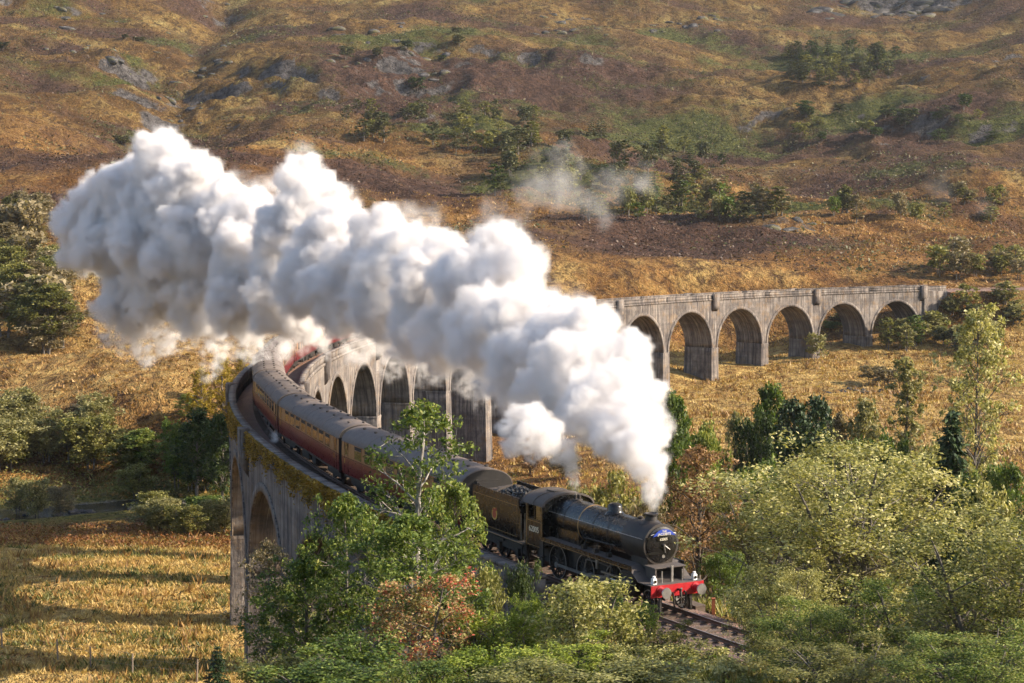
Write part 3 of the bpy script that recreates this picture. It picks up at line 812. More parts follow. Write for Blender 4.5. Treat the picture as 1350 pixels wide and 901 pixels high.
    for yy in (-.72, .66): c.prism([(X(1.85), 1.3), (X(1.1), 1.3), (X(1.1), 1.87), (X(1.85), 1.87)], yy, yy + .06)
    c.build('steam_chest_cover', M['cabroof'], L)
    c = MB(); c.box(X(.98), X(.9), -.05, .05, 1.3, 1.98); c.path([(X(.93), -.5, 1.3), (X(.93), -.5, 1.78)], .03); c.path([(X(.93), .5, 1.3), (X(.93), .5, 1.78)], .03)
    c.build('lamp_iron', M['steel'], L)
    # buffer beam
    c = MB(); c.box(X(.56), X(.50), -1.3, 1.3, .80, 1.29)
    beam = c.build('buffer_beam', M['red'], L)
    for yy in (-.865, .865):
        c = MB(); c.lathe((X(.50), yy, 1.06), (1, 0, 0), [(0, .21), (.04, .20), (.05, .155), (.30, .135), (.31, .08), (.42, .08)], 20)
        bf = c.build('buffer', M['red'], L)
        MB().lathe((X(.10), yy, 1.06), (1, 0, 0), [(0, .10), (.03, .22), (.065, .235), (.10, .225)], 24).build('buffer_head', M['steel'], bf)
    c = MB(); c.path([(X(.5), 0, 1.06), (X(.32), 0, 1.06), (X(.22), 0, 1.14)], .05); c.path([(X(.3), 0, 1.06), (X(.26), 0, .8), (X(.3), 0, .5)], .055)
    c.box(X(.34), X(.22), -.12, .12, .74, .8); c.box(X(.36), X(.24), -.14, .14, .42, .5)
    c.build('coupling', M['underblack'], L)
    for yy in (-.3, .33):
        MB().path([(X(.5), yy, .95), (X(.38), yy, .9), (X(.36), yy * .9, .5), (X(.42), yy * .7, .35)], .04).build('brake_hose', M['underblack'], L)
    for yy in (-1.0, 1.0):
        c = MB(); c.box(X(.86), X(.68), yy - .09, yy + .09, 1.31, 1.55); c.lathe((X(.77), yy, 1.55), (0, 0, 1), [(0, .085), (.06, .06), (.09, .07), (.11, .03)], 12)
        lp = c.build('lamp', M['white'], L)
        MB().lathe((X(.68), yy, 1.43), (1, 0, 0), [(0, .065), (.03, .06)], 14).build('lens', M['glass'], lp)
    for yy in (-.752, .752):
        MB().box(X(.75), X(.62), yy - .05, yy + .05, .12, .8).build('guard_iron', M['underblack'], L)
    # cylinders and motion
    for sd in (-1, 1):
        c = MB(); c.lathe((X(3.05), sd * 1.02, .92), (1, 0, 0), [(0, .33), (.02, .36), (1.0, .36), (1.02, .33), (1.06, .14)], 24)
        c.lathe((X(2.95), sd * .98, 1.42), (1, 0, 0), [(0, .21), (.95, .21), (1.0, .12), (1.1, .1)], 18)
        c.box(X(3.0), X(2.1), sd * .6 if sd > 0 else -1.2, 1.2 if sd > 0 else sd * .6, .98, 1.5)
        c.build('cylinder', M['underblack'], L)
        y = sd * 1.0
        c = MB(); c.rod((X(3.05), y, .92), (X(4.3), y, .92), .04, 8); c.box(X(4.55), X(4.2), y - .08, y + .08, .80, 1.04)
        for zz in (.72, 1.10): c.box(X(4.9), X(3.1), y - .05, y + .05, zz - .035, zz + .035)
        c.build('crosshead', M['steel'], L)
        c = MB(); c.hexa([(X(4.35), y + sd * .02, .86), (X(6.5), y + sd * .02, .62), (X(6.5), y + sd * .08, .62), (X(4.35), y + sd * .08, .86),
                          (X(4.35), y + sd * .02, .98), (X(6.5), y + sd * .02, .78), (X(6.5), y + sd * .08, .78), (X(4.35), y + sd * .08, .98)])
        c.build('connecting_rod', M['steel'], L)
        c = MB(); c.box(X(9.05), X(3.95), y - .13 if sd > 0 else y + .07, y - .07 if sd > 0 else y + .13, .60, .72)
        for xd in (4.05, 6.5, 8.95): c.lathe((X(xd), y - sd * .16, .66), (0, sd, 0), [(0, .13), (.14, .13)], 14)
        c.build('coupling_rod', M['steel'], L)
        c = MB(); c.path([(X(4.3), y, 1.0), (X(4.15), y, 1.42), (X(5.0), y, 1.45), (X(6.2), y, 1.4), (X(6.35), y, 1.0)], .035)
        c.box(X(5.35), X(5.2), y - .05, y + .05, 1.15, 1.68); c.path([(X(5.3), y - sd * .1, 1.6), (X(8.8), y - sd * .1, 1.72)], .03)
        c.build('valve_gear', M['steel'], L)
        for xd in (3.98, 6.43, 8.88): wheel(L, X(xd + .07), sd * .80, .787, 15)
        wheel(L, X(1.35), sd * .80, .48, 10, 'pony_wheel')
        # splash of fittings on the running plate
        for xd in (4.2, 5.3, 6.3):
            c = MB(); c.box(X(xd + .2), X(xd), sd * 1.0 - .1, sd * 1.0 + .1, 1.83, 2.02); c.rod((X(xd + .1), sd * 1.0, 2.0), (X(xd + .1), sd * .85, 2.3), .02, 6)
            c.build('lubricator', M['underblack'], L)
        c = MB(); c.path([(X(1.9), sd * .86, ZB + .26), (X(3.6), sd * .87, ZB + .26), (X(9.6), sd * .95, ZB + .30)], .018)
        for xd in (2.2, 3.8, 5.4, 7.0, 8.6): c.rod((X(xd), sd * .82, ZB + .26), (X(xd), sd * .89, ZB + .27), .025, 6)
        c.build('handrail', M['steel'], L)
        c = MB(); c.box(X(9.85), X(9.5), sd * 1.3 - .03, sd * 1.3 + .03, .5, 1.7); c.box(X(9.9), X(9.45), sd * 1.3 - .15, sd * 1.3 + .12, .5, .53); c.box(X(9.9), X(9.45), sd * 1.3 - .15, sd * 1.3 + .12, .95, .98)
        c.build('step', M['underblack'], L)
        c = MB(); c.path([(X(6.9), sd * .95, 1.9), (X(6.6), sd * .9, 2.3), (X(4.0), sd * .86, 2.35)], .03); c.build('injector_pipe', M['underblack'], L)
    # cab
    cab = MB()
    for sd in (-1, 1):
        ya, yb = (sd * 1.30, sd * 1.27) if sd < 0 else (sd * 1.27, sd * 1.30)
        cab.prism([(X(9.62), 1.45), (X(9.62), 3.28), (X(9.80), 3.28), (X(9.80), 2.55), (X(10.95), 2.55), (X(10.95), 3.28), (X(11.08), 3.28), (X(11.08), 2.9), (X(11.22), 2.35), (X(11.22), 1.35), (X(11.1), 1.2), (X(9.9), 1.2), (X(9.72), 1.25)], ya, yb)
        cab.box(X(10.42), X(10.36), ya, yb, 2.55, 3.28)
    fr = [(-1.27, 1.84), (1.27, 1.84), (1.27, 3.24)] + [(1.27 * math.cos(t), 3.24 + .48 * math.sin(t)) for t in np.linspace(.12, PI - .12, 13)] + [(-1.27, 3.24)]
    cab.prismx(fr, X(9.66), X(9.62)); cab.box(X(11.2), X(9.6), -1.26, 1.26, 1.36, 1.42)
    cabo = cab.build('cab', M['black'], L)
    rf = MB(); po = [(1.36 * math.cos(t), 3.22 + .56 * math.sin(t)) for t in np.linspace(.02, PI - .02, 17)]
    pi_ = [(1.30 * math.cos(t), 3.21 + .52 * math.sin(t)) for t in np.linspace(PI - .02, .02, 17)]
    rf.prismx(po + pi_, X(11.55), X(9.45)); rfo = rf.build('cab_roof', M['cabroof'], L)
    rb = MB()
    for d in (9.5, 10.4, 11.45):
        a = [(1.375 * math.cos(t), 3.225 + .57 * math.sin(t)) for t in np.linspace(.05, PI - .05, 15)]
        rb.path([(X(d), q, z) for q, z in a], .02, 5)
    rb.box(X(10.9), X(10.2), -.35, .35, 3.74, 3.81); rb.build('roof_rib', M['cabroof'], rfo)
    for sd in (-1, 1):
        MB().prismx([(sd * .88, 3.0), (sd * 1.2, 3.0), (sd * 1.2, 3.2), (sd * .95, 3.45), (sd * .7, 3.52)][::sd], X(9.615), X(9.60)).build('spectacle_glass', M['glass'], cabo)
        MB().box(X(10.35), X(9.82), sd * 1.255 - .005, sd * 1.255 + .005, 2.56, 3.26).build('side_window', M['glass'], cabo)
        y = sd * 1.303
        ln = MB()
        for a, b, c2, d2 in ((9.75, 11.12, 1.32, 1.335), (9.75, 11.12, 2.46, 2.475)): ln.box(X(b), X(a), y - .002, y + .002, c2, d2)
        for a in (9.75, 11.105): ln.box(X(a + .015), X(a), y - .002, y + .002, 1.32, 2.475)
        for a in (9.70, 11.12): ln.box(X(a + .02), X(a - .0), y - .004, y + .004, 1.3, 3.2)
        ln.build('lining', M['lining'], cabo)
        text('62005', .38, M['cream_letter'], cabo, (X(10.42), sd * 1.304, 2.08), (PI / 2, 0, 0 if sd < 0 else PI), 'cab_number')
    MB().path([(X(11.28), -1.3, 1.3), (X(11.28), -1.3, 2.7)], .02).build('grab_rail', M['steel'], cabo)
    return L
loco = make_loco()
stand(loco, 0, 11.5)

def make_tender():
    T = empty('coal_tender')
    tag(T, 'black coal tender with faded crest coupled behind the locomotive cab', 'tender')
    # local x from +2.85 (front) to -2.85
    c = MB()
    prof = [(-1.25, 1.30), (1.25, 1.30), (1.27, 1.36), (1.27, 2.95), (1.22, 3.25), (1.16, 3.25), (1.2, 2.95), (.9, 2.2), (-.9, 2.2), (-1.2, 2.95), (-1.16, 3.25), (-1.22, 3.25), (-1.27, 2.95), (-1.27, 1.36)]
    c.prismx(prof, -2.7, 2.35)
    c.box(2.30, 2.36, -1.2, 1.2, 1.3, 2.9)
    for sd in (-1, 1): c.prism([(2.35, 1.3), (2.75, 1.3), (2.75, 2.2), (2.6, 2.6), (2.35, 3.1)], sd * 1.25 - .015, sd * 1.25 + .015)
    tk = c.build('tank', M['black'], T)
    # rounded water dome and partition behind the bunker
    c = MB(); po = [(1.12 * math.cos(t), 2.75 + .62 * math.sin(t)) for t in np.linspace(0, PI, 15)]
    c.prismx([(-1.12, 2.3), (1.12, 2.3)] + po, -.95, -.85); c.prismx([(-1.15, 2.9), (1.15, 2.9), (1.15, 2.98), (-1.15, 2.98)], -2.7, -.9)
    c.lathe((-1.8, 0, 2.95), (0, 0, 1), [(0, .3), (.18, .3), (.2, .2)], 18)
    c.build('bulkhead', M['cabroof'], T)
    c = MB(); c.box(-2.8, 2.9, -1.3, 1.3, 1.16, 1.22)
    c.build('running_board', M['cabroof'], T)
    c = MB()
    for sd in (-1, 1): c.prism([(-2.8, .62), (2.8, .62), (2.8, 1.16), (-2.8, 1.16)], sd * 1.02 - .02, sd * 1.02 + .02)
    c.box(-2.7, 2.7, -.9, .9, .8, 1.2); c.box(-2.85, -2.8, -1.25, 1.25, .8, 1.25)
    c.build('frame', M['underblack'], T)
    for x in (-2.0, 0, 2.0):
        for sd in (-1, 1):
            wheel(T, x, sd * .80, .63, 12, 'tender_wheel')
            c = MB(); c.box(x - .17, x + .17, sd * 1.1 - .08, sd * 1.1 + .08, .48, .82); c.box(x - .5, x + .5, sd * 1.1 - .04, sd * 1.1 + .04, .92, 1.02); c.build('axle_box', M['underblack'], T)
    for sd in (-1, 1):
        y = sd * 1.273
        ln = MB()
        for z in (1.42, 2.88): ln.box(-2.6, 2.25, y - .003, y + .003, z, z + .018)
        for x in (-2.6, 2.235): ln.box(x, x + .015, y - .003, y + .003, 1.42, 2.89)
        ln.box(-2.8, 2.85, sd * 1.304 - .003, sd * 1.304 + .003, 1.18, 1.2)
        ln.build('lining', M['lining'], tk)
        e = MB(); e.lathe((-.2, sd * 1.27, 2.15), (0, sd, 0), [(0, .30), (.006, .30)], 24); em = e.build('crest', M['gold'], tk)
        e = MB(); e.lathe((-.2, sd * 1.275, 2.12), (0, sd, 0), [(0, .2), (.006, .2)], 20)
        e.prism([(-.42, 2.3), (-.30, 2.42), (-.12, 2.38), (.02, 2.5), (.06, 2.36), (-.02, 2.28)], sd * 1.278 - .003, sd * 1.278 + .003)
        e.build('crest_charge', M['emblem'], em)
        c = MB(); c.path([(2.72, sd * 1.29, 1.3), (2.72, sd * 1.29, 2.6)], .02)
        c.build('grab_rail', M['steel'], T)
        c = MB(); c.box(2.45, 2.8, sd * 1.2 - .12, sd * 1.2 + .12, .5, .53); c.box(2.6, 2.66, sd * 1.2 - .03, sd * 1.2 + .03, .5, 1.2); c.build('step', M['underblack'], T)
    return T
tender = make_tender()
stand(tender, 11.6, 17.3)
# the heap of coal in the bunker: nobody could count it
rg = np.random.default_rng(8)
mc = MB()
for i in range(420):
    x = rg.uniform(-.75, 2.2); y = rg.uniform(-1.0, 1.0)
    top = 2.75 + .5 * (1 - (y / 1.1) ** 2) - max(0, x - 1.2) * .35
    r = rg.uniform(.06, .15); z = top + rg.uniform(-.12, .05)
    p = Vector((x, y, z)); d = Vector(rg.normal(size=3)).normalized()
    mc.lathe(p - d * r, d, [(0, r * .5), (r * .7, r * rg.uniform(.8, 1.1)), (r * 1.6, r * .45)], 5)
co = mc.build('coal', M['coal'], None, 20)
co.location = tender.location; co.rotation_euler = tender.rotation_euler
tag(co, 'heap of lumpy black coal piled in the tender bunker', 'coal', kind='stuff')

# --- carriages
def make_coach():
    T = empty('railway_carriage')
    Lh = 9.83
    def sec(z0, z1, k=1.0): return None
    side = [(1.36, 1.05), (1.41, 1.4), (1.41, 2.05)]
    c = MB(); c.prismx([(-1.30, 1.0), (1.30, 1.0), (1.37, 1.05), (1.41, 1.5), (1.41, 2.08), (-1.41, 2.08), (-1.41, 1.5), (-1.37, 1.05)], -Lh, Lh)
    c.build('body', M['maroon'], T)
    c = MB(); c.prismx([(-1.41, 2.084), (1.41, 2.084), (1.41, 2.5), (1.385, 3.02), (-1.385, 3.02), (-1.41, 2.5)], -Lh, Lh)
    band = c.build('window_band', M['cream'], T)
    po = [(1.40 * math.cos(t) ** 1.0, 3.02 + .80 * math.sin(t)) for t in np.linspace(0.0, PI, 19)]
    c = MB(); c.prismx([(a, z) for a, z in po][:], -Lh - .02, Lh + .02); rf = c.build('roof', M['roof'], T, 50)
    c = MB()
    for sd in (-1, 1): c.box(-Lh, Lh, sd * 1.405 - .02, sd * 1.405 + .02, 2.99, 3.04)
    c.build('gutter', M['roof'], rf)
    for x in np.linspace(-Lh + .02, Lh - .02, 5):
        c = MB(); c.path([(x, 1.408 * math.cos(t), 3.02 + .808 * math.sin(t)) for t in np.linspace(.02, PI - .02, 15)], .016, 4)
        c.build('roof_seam', M['roof'], rf)
    vm = MB().lathe((0, 0, 0), (0, 0, 1), [(0, .09), (.06, .08), (.07, .12), (.11, .11), (.13, .03)], 10).mesh('roof_vent', M['cabroof'])
    for i in range(9):
        for yy in (-.42, .42):
            o = link(bpy.data.objects.new('roof_vent', vm), rf); o.location = (-8.4 + i * 2.1 + (.35 if yy > 0 else 0), yy, 3.02 + .80 * math.sqrt(1 - (yy / 1.4) ** 2) - .02)
    wm = MB().box(-.66, .66, -.012, .012, -.40, .38).mesh('window', M['glass'])
    fm = MB(); 
    for a in ((-.70, .70, .38, .42), (-.70, .70, -.44, -.40)): fm.box(a[0], a[1], -.02, .02, a[2], a[3])
    for a in ((-.70, -.66), (.66, .70)): fm.box(a[0], a[1], -.02, .02, -.40, .38)
    fm.box(-.66, .66, -.018, .018, .13, .16)
    fme = fm.mesh('window_frame', M['cream'])
    vme = MB().box(-.56, .56, -.02, .02, .17, .37).mesh('ventilator', M['gangway'])
    dm = MB().box(-.34, .34, -.012, .012, -.95, .93)
    dm = MB(); dm.box(-.36, -.345, -.012, .012, -1.5, .5); dm.box(.345, .36, -.012, .012, -1.5, .5)
    dme = dm.mesh('door_edge', M['gangway'])
    dgl = MB().box(-.22, .22, -.012, .012, -.34, .38).mesh('door_window', M['glass'])
    hm = MB().box(-.02, .02, -.03, .03, -.2, .1).mesh('door_handle', M['gold'])
    for sd in (-1, 1):
        for i in range(8):
            o = link(bpy.data.objects.new('window', wm), T); o.location = (-6.65 + i * 1.9, sd * 1.402, 2.57)
            f = link(bpy.data.objects.new('window_frame', fme), o)
            if i % 1 == 0:
                v = link(bpy.data.objects.new('ventilator', vme), o); v.location = (0, 0, 0)
        for x in (-8.9, 0.0 - 0.0, 8.9):
            if x == 0: continue
            d = link(bpy.data.objects.new('door', dme), T); d.location = (x, sd * 1.412, 2.55)
            g = link(bpy.data.objects.new('door_window', dgl), d); g.location = (0, -sd * .008, 0)
            g = link(bpy.data.objects.new('door_handle', hm), d); g.location = (-.28, 0, -.65)
        c = MB(); c.box(-Lh, Lh, sd * 1.412 - .004, sd * 1.412 + .004, 2.07, 2.095); c.build('lining', M['gangway'], T)
        c = MB(); c.box(-9.6, 9.6, sd * 1.25 - .08, sd * 1.25 + .08, .88, 1.02); c.build('solebar', M['underblack'], T)
        c = MB(); c.box(-2.4, -.2, sd * 1.0 - .2, sd * 1.0 + .2, .35, .9); c.box(.8, 2.0, sd * 1.0 - .2, sd * 1.0 + .2, .4, .9); c.build('battery_box', M['underblack'], T)
    for x in (-7.1, 7.1):
        c = MB()
        for sd in (-1, 1):
            c.prism([(x - 1.9, .55), (x - 1.5, .42), (x - .5, .42), (x - .3, .3), (x + .3, .3), (x + .5, .42), (x + 1.5, .42), (x + 1.9, .55), (x + 1.8, .78), (x - 1.8, .78)], sd * 1.03 - .06, sd * 1.03 + .06)
        c.box(x - .4, x + .4, -1.0, 1.0, .45, .9)
        bg = c.build('bogie', M['underblack'], T)
        for dx in (-1.3, 1.3):
            w = MB()
            for sd in (-1, 1): w.lathe((x + dx, sd * .70, .46), (0, sd, 0), [(0, .48), (.03, .48), (.04, .46), (.13, .455), (.14, .40)], 22)
            w.rod((x + dx, -.7, .46), (x + dx, .7, .46), .07)
            w.build('wheelset', M['underblack'], bg)
    for e in (-1, 1):
        c = MB(); x0, x1 = sorted((e * Lh, e * (Lh + .27)))
        c.box(x0, x1, -.52, .52, 1.1, 3.2)
        for q in range(3):
            xx = e * (Lh + .06 + q * .08); c.box(xx - .02, xx + .02, -.62, .62, 1.05, 3.3)
        c.build('gangway', M['gangway'], T)
        c = MB(); c.prismx([(-1.37, 1.05), (1.37, 1.05), (1.40, 3.02)] + [(1.37 * math.cos(t), 3.02 + .77 * math.sin(t)) for t in np.linspace(0.05, PI - .05, 15)] + [(-1.40, 3.02)], *sorted((e * (Lh + .021), e * (Lh + .03))))
        c.build('end_panel', M['gangway'], T)
        for yy in (-.865, .865): MB().lathe((e * Lh, yy, 1.06), (e, 0, 0), [(0, .12), (.2, .1), (.21, .2), (.26, .19)], 12).build('buffer', M['underblack'], T)
    return T
coach0 = make_coach()
CL = ['maroon and cream carriage coupled directly behind the coal tender', 'second maroon and cream carriage behind the tender, where the parapet clears the tree',
      'third maroon and cream carriage behind the tender, entering the tight of the curve', 'fourth maroon and cream carriage behind the tender, along the far parapet bend',
      'fifth maroon and cream carriage behind the tender, under the edge of the steam', 'sixth maroon and cream carriage behind the tender, showing its sunlit inner side',
      'seventh and rearmost maroon and cream carriage, half lost in the steam']
for i in range(7):
    o = coach0 if i == 0 else copy_tree(coach0)
    tag(o, CL[i], 'carriage', 'carriages of the steam train')
    a = 17.55 + i * 20.25
    stand(o, a, a + 20.2)

# ------------------------------------------------------------------ vegetation
def leaf_quads(C, size, rng, up=0.5, asp=0.55, droop=0.0):
    n = len(C)
    a = rng.normal(size=(n, 3)); a[:, 2] = a[:, 2] * 0.7 - droop
    a /= np.linalg.norm(a, axis=1)[:, None]
    nn = rng.normal(size=(n, 3)); nn[:, 2] = np.abs(nn[:, 2]) + up
    b = np.cross(nn, a); b /= np.linalg.norm(b, axis=1)[:, None] + 1e-9
    m = np.cross(a, b)
    s = (size * rng.uniform(0.65, 1.35, n))[:, None]
    V = np.stack([C - a * s * .5, C + b * s * asp * .5 + m * s * .1, C + a * s * .5 - m * s * .06, C - b * s * asp * .5 + m * s * .1], 1).reshape(-1, 3)
    return V, np.arange(4 * n).reshape(n, 4)

def tube_np(P, r, n=5):
    P = np.asarray(P, float); k = len(P)
    t = np.gradient(P, axis=0); t /= np.linalg.norm(t, axis=1)[:, None] + 1e-9
    ref = np.array([0.31, 0.17, 0.93]) if abs(t[0, 2]) < .9 else np.array([1.0, .1, 0])
    a = np.cross(t, ref); a /= np.linalg.norm(a, axis=1)[:, None] + 1e-9
    b = np.cross(t, a)
    th = np.arange(n) * 2 * PI / n
    V = P[:, None] + (a[:, None] * np.cos(th)[None, :, None] + b[:, None] * np.sin(th)[None, :, None]) * np.asarray(r)[:, None, None]
    i = np.arange(k - 1)[:, None] * n; j = np.arange(n)[None]; jn = (j + 1) % n
    F = np.stack([i + j, i + jn, i + n + jn, i + n + j], -1).reshape(-1, 4)
    return V.reshape(-1, 3), F

PROF = {
    'round': lambda t: np.sqrt(np.clip(np.sin(PI * (0.10 + 0.90 * t) ** 0.85), 0.02, 1)),
    'bush': lambda t: np.sqrt(np.clip(1 - t * t * 0.93, 0, 1)),
    'cone': lambda t: 1.02 - t,
    'poplar': lambda t: 0.35 + 0.65 * np.sin(PI * min(1, 0.15 + 0.8 * t)),
    'egg': lambda t: np.sqrt(np.clip(np.sin(PI * (0.2 + 0.8 * t) ** 0.7), 0.02, 1)),
}
def tree_proto(seed, Ht, W, base, nb, ns, nleaf, leaf, prof='round', up=0.5, stems=1, droop=0.0, sec=0.42, rc=0.20, tr=None, wood_n=5, asp=0.55, lean=0.0):
    """branches carry clumps; leaves are single faces scattered through the clumps"""
    rng = np.random.default_rng(seed)
    WV, WF, nv = [], [], 0
    def addw(P, r, n):
        nonlocal nv
        V, F = tube_np(P, r, n); WV.append(V); WF.append(F + nv); nv += len(V)
    clumps = []
    fP = PROF[prof]
    tr = tr or Ht * 0.018
    for sti in range(stems):
        az0 = sti * 2.4 + rng.uniform(0, 1)
        spread = 0 if stems == 1 else W * .28
        top = np.array([math.cos(az0) * spread * rng.uniform(.6, 1.2) + lean, math.sin(az0) * spread * rng.uniform(.6, 1.2), Ht * (0.95 if stems == 1 else rng.uniform(.72, .97))])
        foot = np.array([math.cos(az0), math.sin(az0), 0]) * (0 if stems == 1 else .12 + W * .03)
        k = 9; ts = np.linspace(0, 1, k)
        T = foot + (top - foot) * ts[:, None] + np.cumsum(rng.normal(size=(k, 3)) * Ht * .007, 0) * np.array([1, 1, 0])
        T[0] = foot; T[0, 2] = -.4
        if stems > 1: T[:, :2] = foot[:2] + (T[:, :2] - foot[:2]) * (ts[:, None] ** .8)
        addw(T, tr * (1.05 - ts) ** .8 * (1 if stems == 1 else .75) + .008, wood_n + 1)
        nbs = max(3, nb // stems)
        for i in range(nbs):
            tc = (i + rng.uniform(.1, .9)) / nbs
            t = base + (0.97 - base) * tc
            st = np.array([np.interp(t, ts, T[:, q]) for q in range(3)])
            az = i * 2.39996 + sti + rng.uniform(-.4, .4)
            L = W * .5 * fP(tc) * rng.uniform(.72, 1.12) * (1 if stems == 1 else .75)
            e = up * rng.uniform(.5, 1.4) * (1.1 - .3 * tc)
            d = np.array([math.cos(az) * math.cos(e), math.sin(az) * math.cos(e), math.sin(e)])
            mid = st + d * L * .5 + np.array([0, 0, L * .06]); en = st + d * L + np.array([0, 0, -droop * L * .5])
            Bp = np.array([st, st + (mid - st) * .5 + rng.normal(size=3) * L * .02, mid, (mid + en) / 2 + rng.normal(size=3) * L * .03, en])
            r0 = max(tr * .42 * (1.05 - t) ** .6, .012)
            addw(Bp, r0 * np.array([1, .85, .65, .4, .15]), wood_n)
            clumps.append((en, W * rc * rng.uniform(.5, .9)))
            for j in range(ns):
                u = rng.uniform(.25, .98); s0 = st + (en - st) * u + np.array([0, 0, L * .08 * math.sin(PI * u)])
                dd = d * .6 + rng.normal(size=3) * .75; dd[2] += .15 - droop; dd /= np.linalg.norm(dd)
                l2 = L * sec * rng.uniform(.5, 1.1)
                s1 = s0 + dd * l2
                addw(np.array([s0, (s0 + s1) / 2 + rng.normal(size=3) * l2 * .05, s1]), r0 * np.array([.45, .3, .1]), 3)
                clumps.append((s1, W * rc * rng.uniform(.45, 1.0)))
        clumps.append((T[-1], W * rc * .6))
    C = np.array([c for c, _ in clumps]); Rr = np.array([r for _, r in clumps])
    w = Rr ** 1.6; w /= w.sum()
    pick = rng.choice(len(C), nleaf, p=w)
    off = rng.normal(size=(nleaf, 3)); off /= np.linalg.norm(off, axis=1)[:, None]
    off *= (rng.uniform(0, 1, nleaf) ** .5)[:, None] * Rr[pick][:, None] * np.array([1, 1, .72])
    pos = C[pick] + off; pos[:, 2] = np.maximum(pos[:, 2], .08)
    LV, LF = leaf_quads(pos, leaf, rng, asp=asp, droop=droop)
    return dict(W=max(np.percentile(np.hypot(pos[:, 0], pos[:, 1]), 96) * 2, .5), H=np.percentile(pos[:, 2], 99.5),
                wood=(np.concatenate(WV), np.concatenate(WF)), leaf=(LV, LF))

def conifer_proto(seed, Ht, W, n_whorl, nleaf, leaf):
    rng = np.random.default_rng(seed)
    WV, WF, nv = [], [], 0
    T = np.stack([np.zeros(6), np.zeros(6), np.linspace(-.4, Ht, 6)], -1)
    V, F = tube_np(T, Ht * .016 * np.linspace(1, .08, 6), 6); WV.append(V); WF.append(F); nv += len(V)
    segs = []
    for i in range(n_whorl):
        t = (i + .5) / n_whorl; z = Ht * (.06 + .93 * t)
        L0 = W * .5 * (1.04 - t) ** .85
        for q in range(7):
            az = q * 2 * PI / 7 + i * .7 + rng.uniform(-.3, .3); L = L0 * rng.uniform(.7, 1.12)
            s = np.array([0, 0, z]); e = np.array([math.cos(az) * L, math.sin(az) * L, z - L * rng.uniform(.05, .32)])
            V, F = tube_np(np.array([s, (s + e) / 2 + [0, 0, L * .05], e]), np.array([.03, .02, .006]) * Ht * .08, 3)
            WV.append(V); WF.append(F + nv); nv += len(V); segs.append((s, e, L))
    w = np.array([l for _, _, l in segs]); w /= w.sum()
    pk = rng.choice(len(segs), nleaf, p=w); u = rng.uniform(.12, 1.04, nleaf) ** .75
    S0 = np.array([s for s, _, _ in segs])[pk]; E0 = np.array([e for _, e, _ in segs])[pk]
    pos = S0 + (E0 - S0) * u[:, None] + rng.normal(size=(nleaf, 3)) * np.array([1, 1, .55]) * (W * .035)
    pos[:, 2] += .02
    a = (E0 - S0); a /= np.linalg.norm(a, axis=1)[:, None] + 1e-9
    a = a + rng.normal(size=a.shape) * .45; a /= np.linalg.norm(a, axis=1)[:, None]
    nn = rng.normal(size=a.shape) * .5 + np.array([0, 0, 1]); b = np.cross(nn, a); b /= np.linalg.norm(b, axis=1)[:, None] + 1e-9
    s = (leaf * rng.uniform(.6, 1.3, nleaf))[:, None]
    LV = np.stack([pos - a * s * .5, pos + b * s * .17, pos + a * s * .5 - np.array([0, 0, .08]) * s, pos - b * s * .17], 1).reshape(-1, 3)
    return dict(W=W, H=Ht, wood=(np.concatenate(WV), np.concatenate(WF)), leaf=(LV, np.arange(4 * nleaf).reshape(-1, 4)))

def broom_proto(seed, Ht, W, n, wid=.035, arch=.35):
    """upright whippy stems: thin tapering blades from one root"""
    rng = np.random.default_rng(seed)
    az = rng.uniform(0, 2 * PI, n); rr = W * .5 * rng.uniform(0, 1, n) ** .6
    foot = np.stack([np.cos(az) * rr * .55, np.sin(az) * rr * .55, np.zeros(n)], -1)
    hgt = Ht * (1 - .45 * (rr / (W * .5)) ** 2) * rng.uniform(.55, 1.05, n)
    az2 = az + rng.normal(size=n) * .6
    tip = foot + np.stack([np.cos(az2) * hgt * arch * rng.uniform(.1, 1, n), np.sin(az2) * hgt * arch * rng.uniform(.1, 1, n), hgt], -1)
    mid = foot + (tip - foot) * .55 + np.stack([np.zeros(n), np.zeros(n), hgt * .06], -1)
    th = rng.uniform(0, PI, n); sd = np.stack([np.cos(th), np.sin(th), np.zeros(n)], -1) * wid * rng.uniform(.6, 1.3, n)[:, None]
    V = np.stack([foot - sd, foot + sd, mid + sd * .8, mid - sd * .8, tip + sd * .1, tip - sd * .1], 1).reshape(-1, 3)
    k = np.arange(n)[:, None] * 6
    F = np.concatenate([k + np.array([0, 1, 2, 3]), k + np.array([3, 2, 4, 5])])
    w = tube_np(np.array([[0, 0, -.3], [0, 0, Ht * .25], [0.02, 0, Ht * .5]]), np.array([.05, .03, .008]), 4)
    return dict(W=W, H=Ht, wood=w, leaf=(V, F))

def finish_proto(p, name):
    p['wm'] = mesh_np(name + '_trunk', *p['wood'], mats=[M['bark']], smooth=True)
    p['lm'] = mesh_np(name + '_crown', *p['leaf'], mats=[M['l_green']])
    # one joined mesh for copies too small to show their parts
    V = np.concatenate([p['leaf'][0], p['wood'][0]]); F = np.concatenate([p['leaf'][1], p['wood'][1] + len(p['leaf'][0])])
    p['jm'] = None; p['j'] = (V, F, np.r_[np.zeros(len(p['leaf'][1]), int), np.ones(len(p['wood'][1]), int)])
    return p
PR = {}
def P(name, p): PR[name] = finish_proto(p, name)
P('ash', tree_proto(1, 11, 4.6, .34, 20, 6, 4600, .165, 'egg', up=.75, rc=.10, sec=.5))
P('ash2', tree_proto(2, 8, 5.5, .25, 22, 7, 9500, .165, 'egg', up=.5, rc=.095, sec=.5))
P('sallow', tree_proto(3, 7.5, 7, .05, 64, 7, 29000, .09, 'bush', up=.9, stems=7, rc=.066, sec=.5, tr=.10))
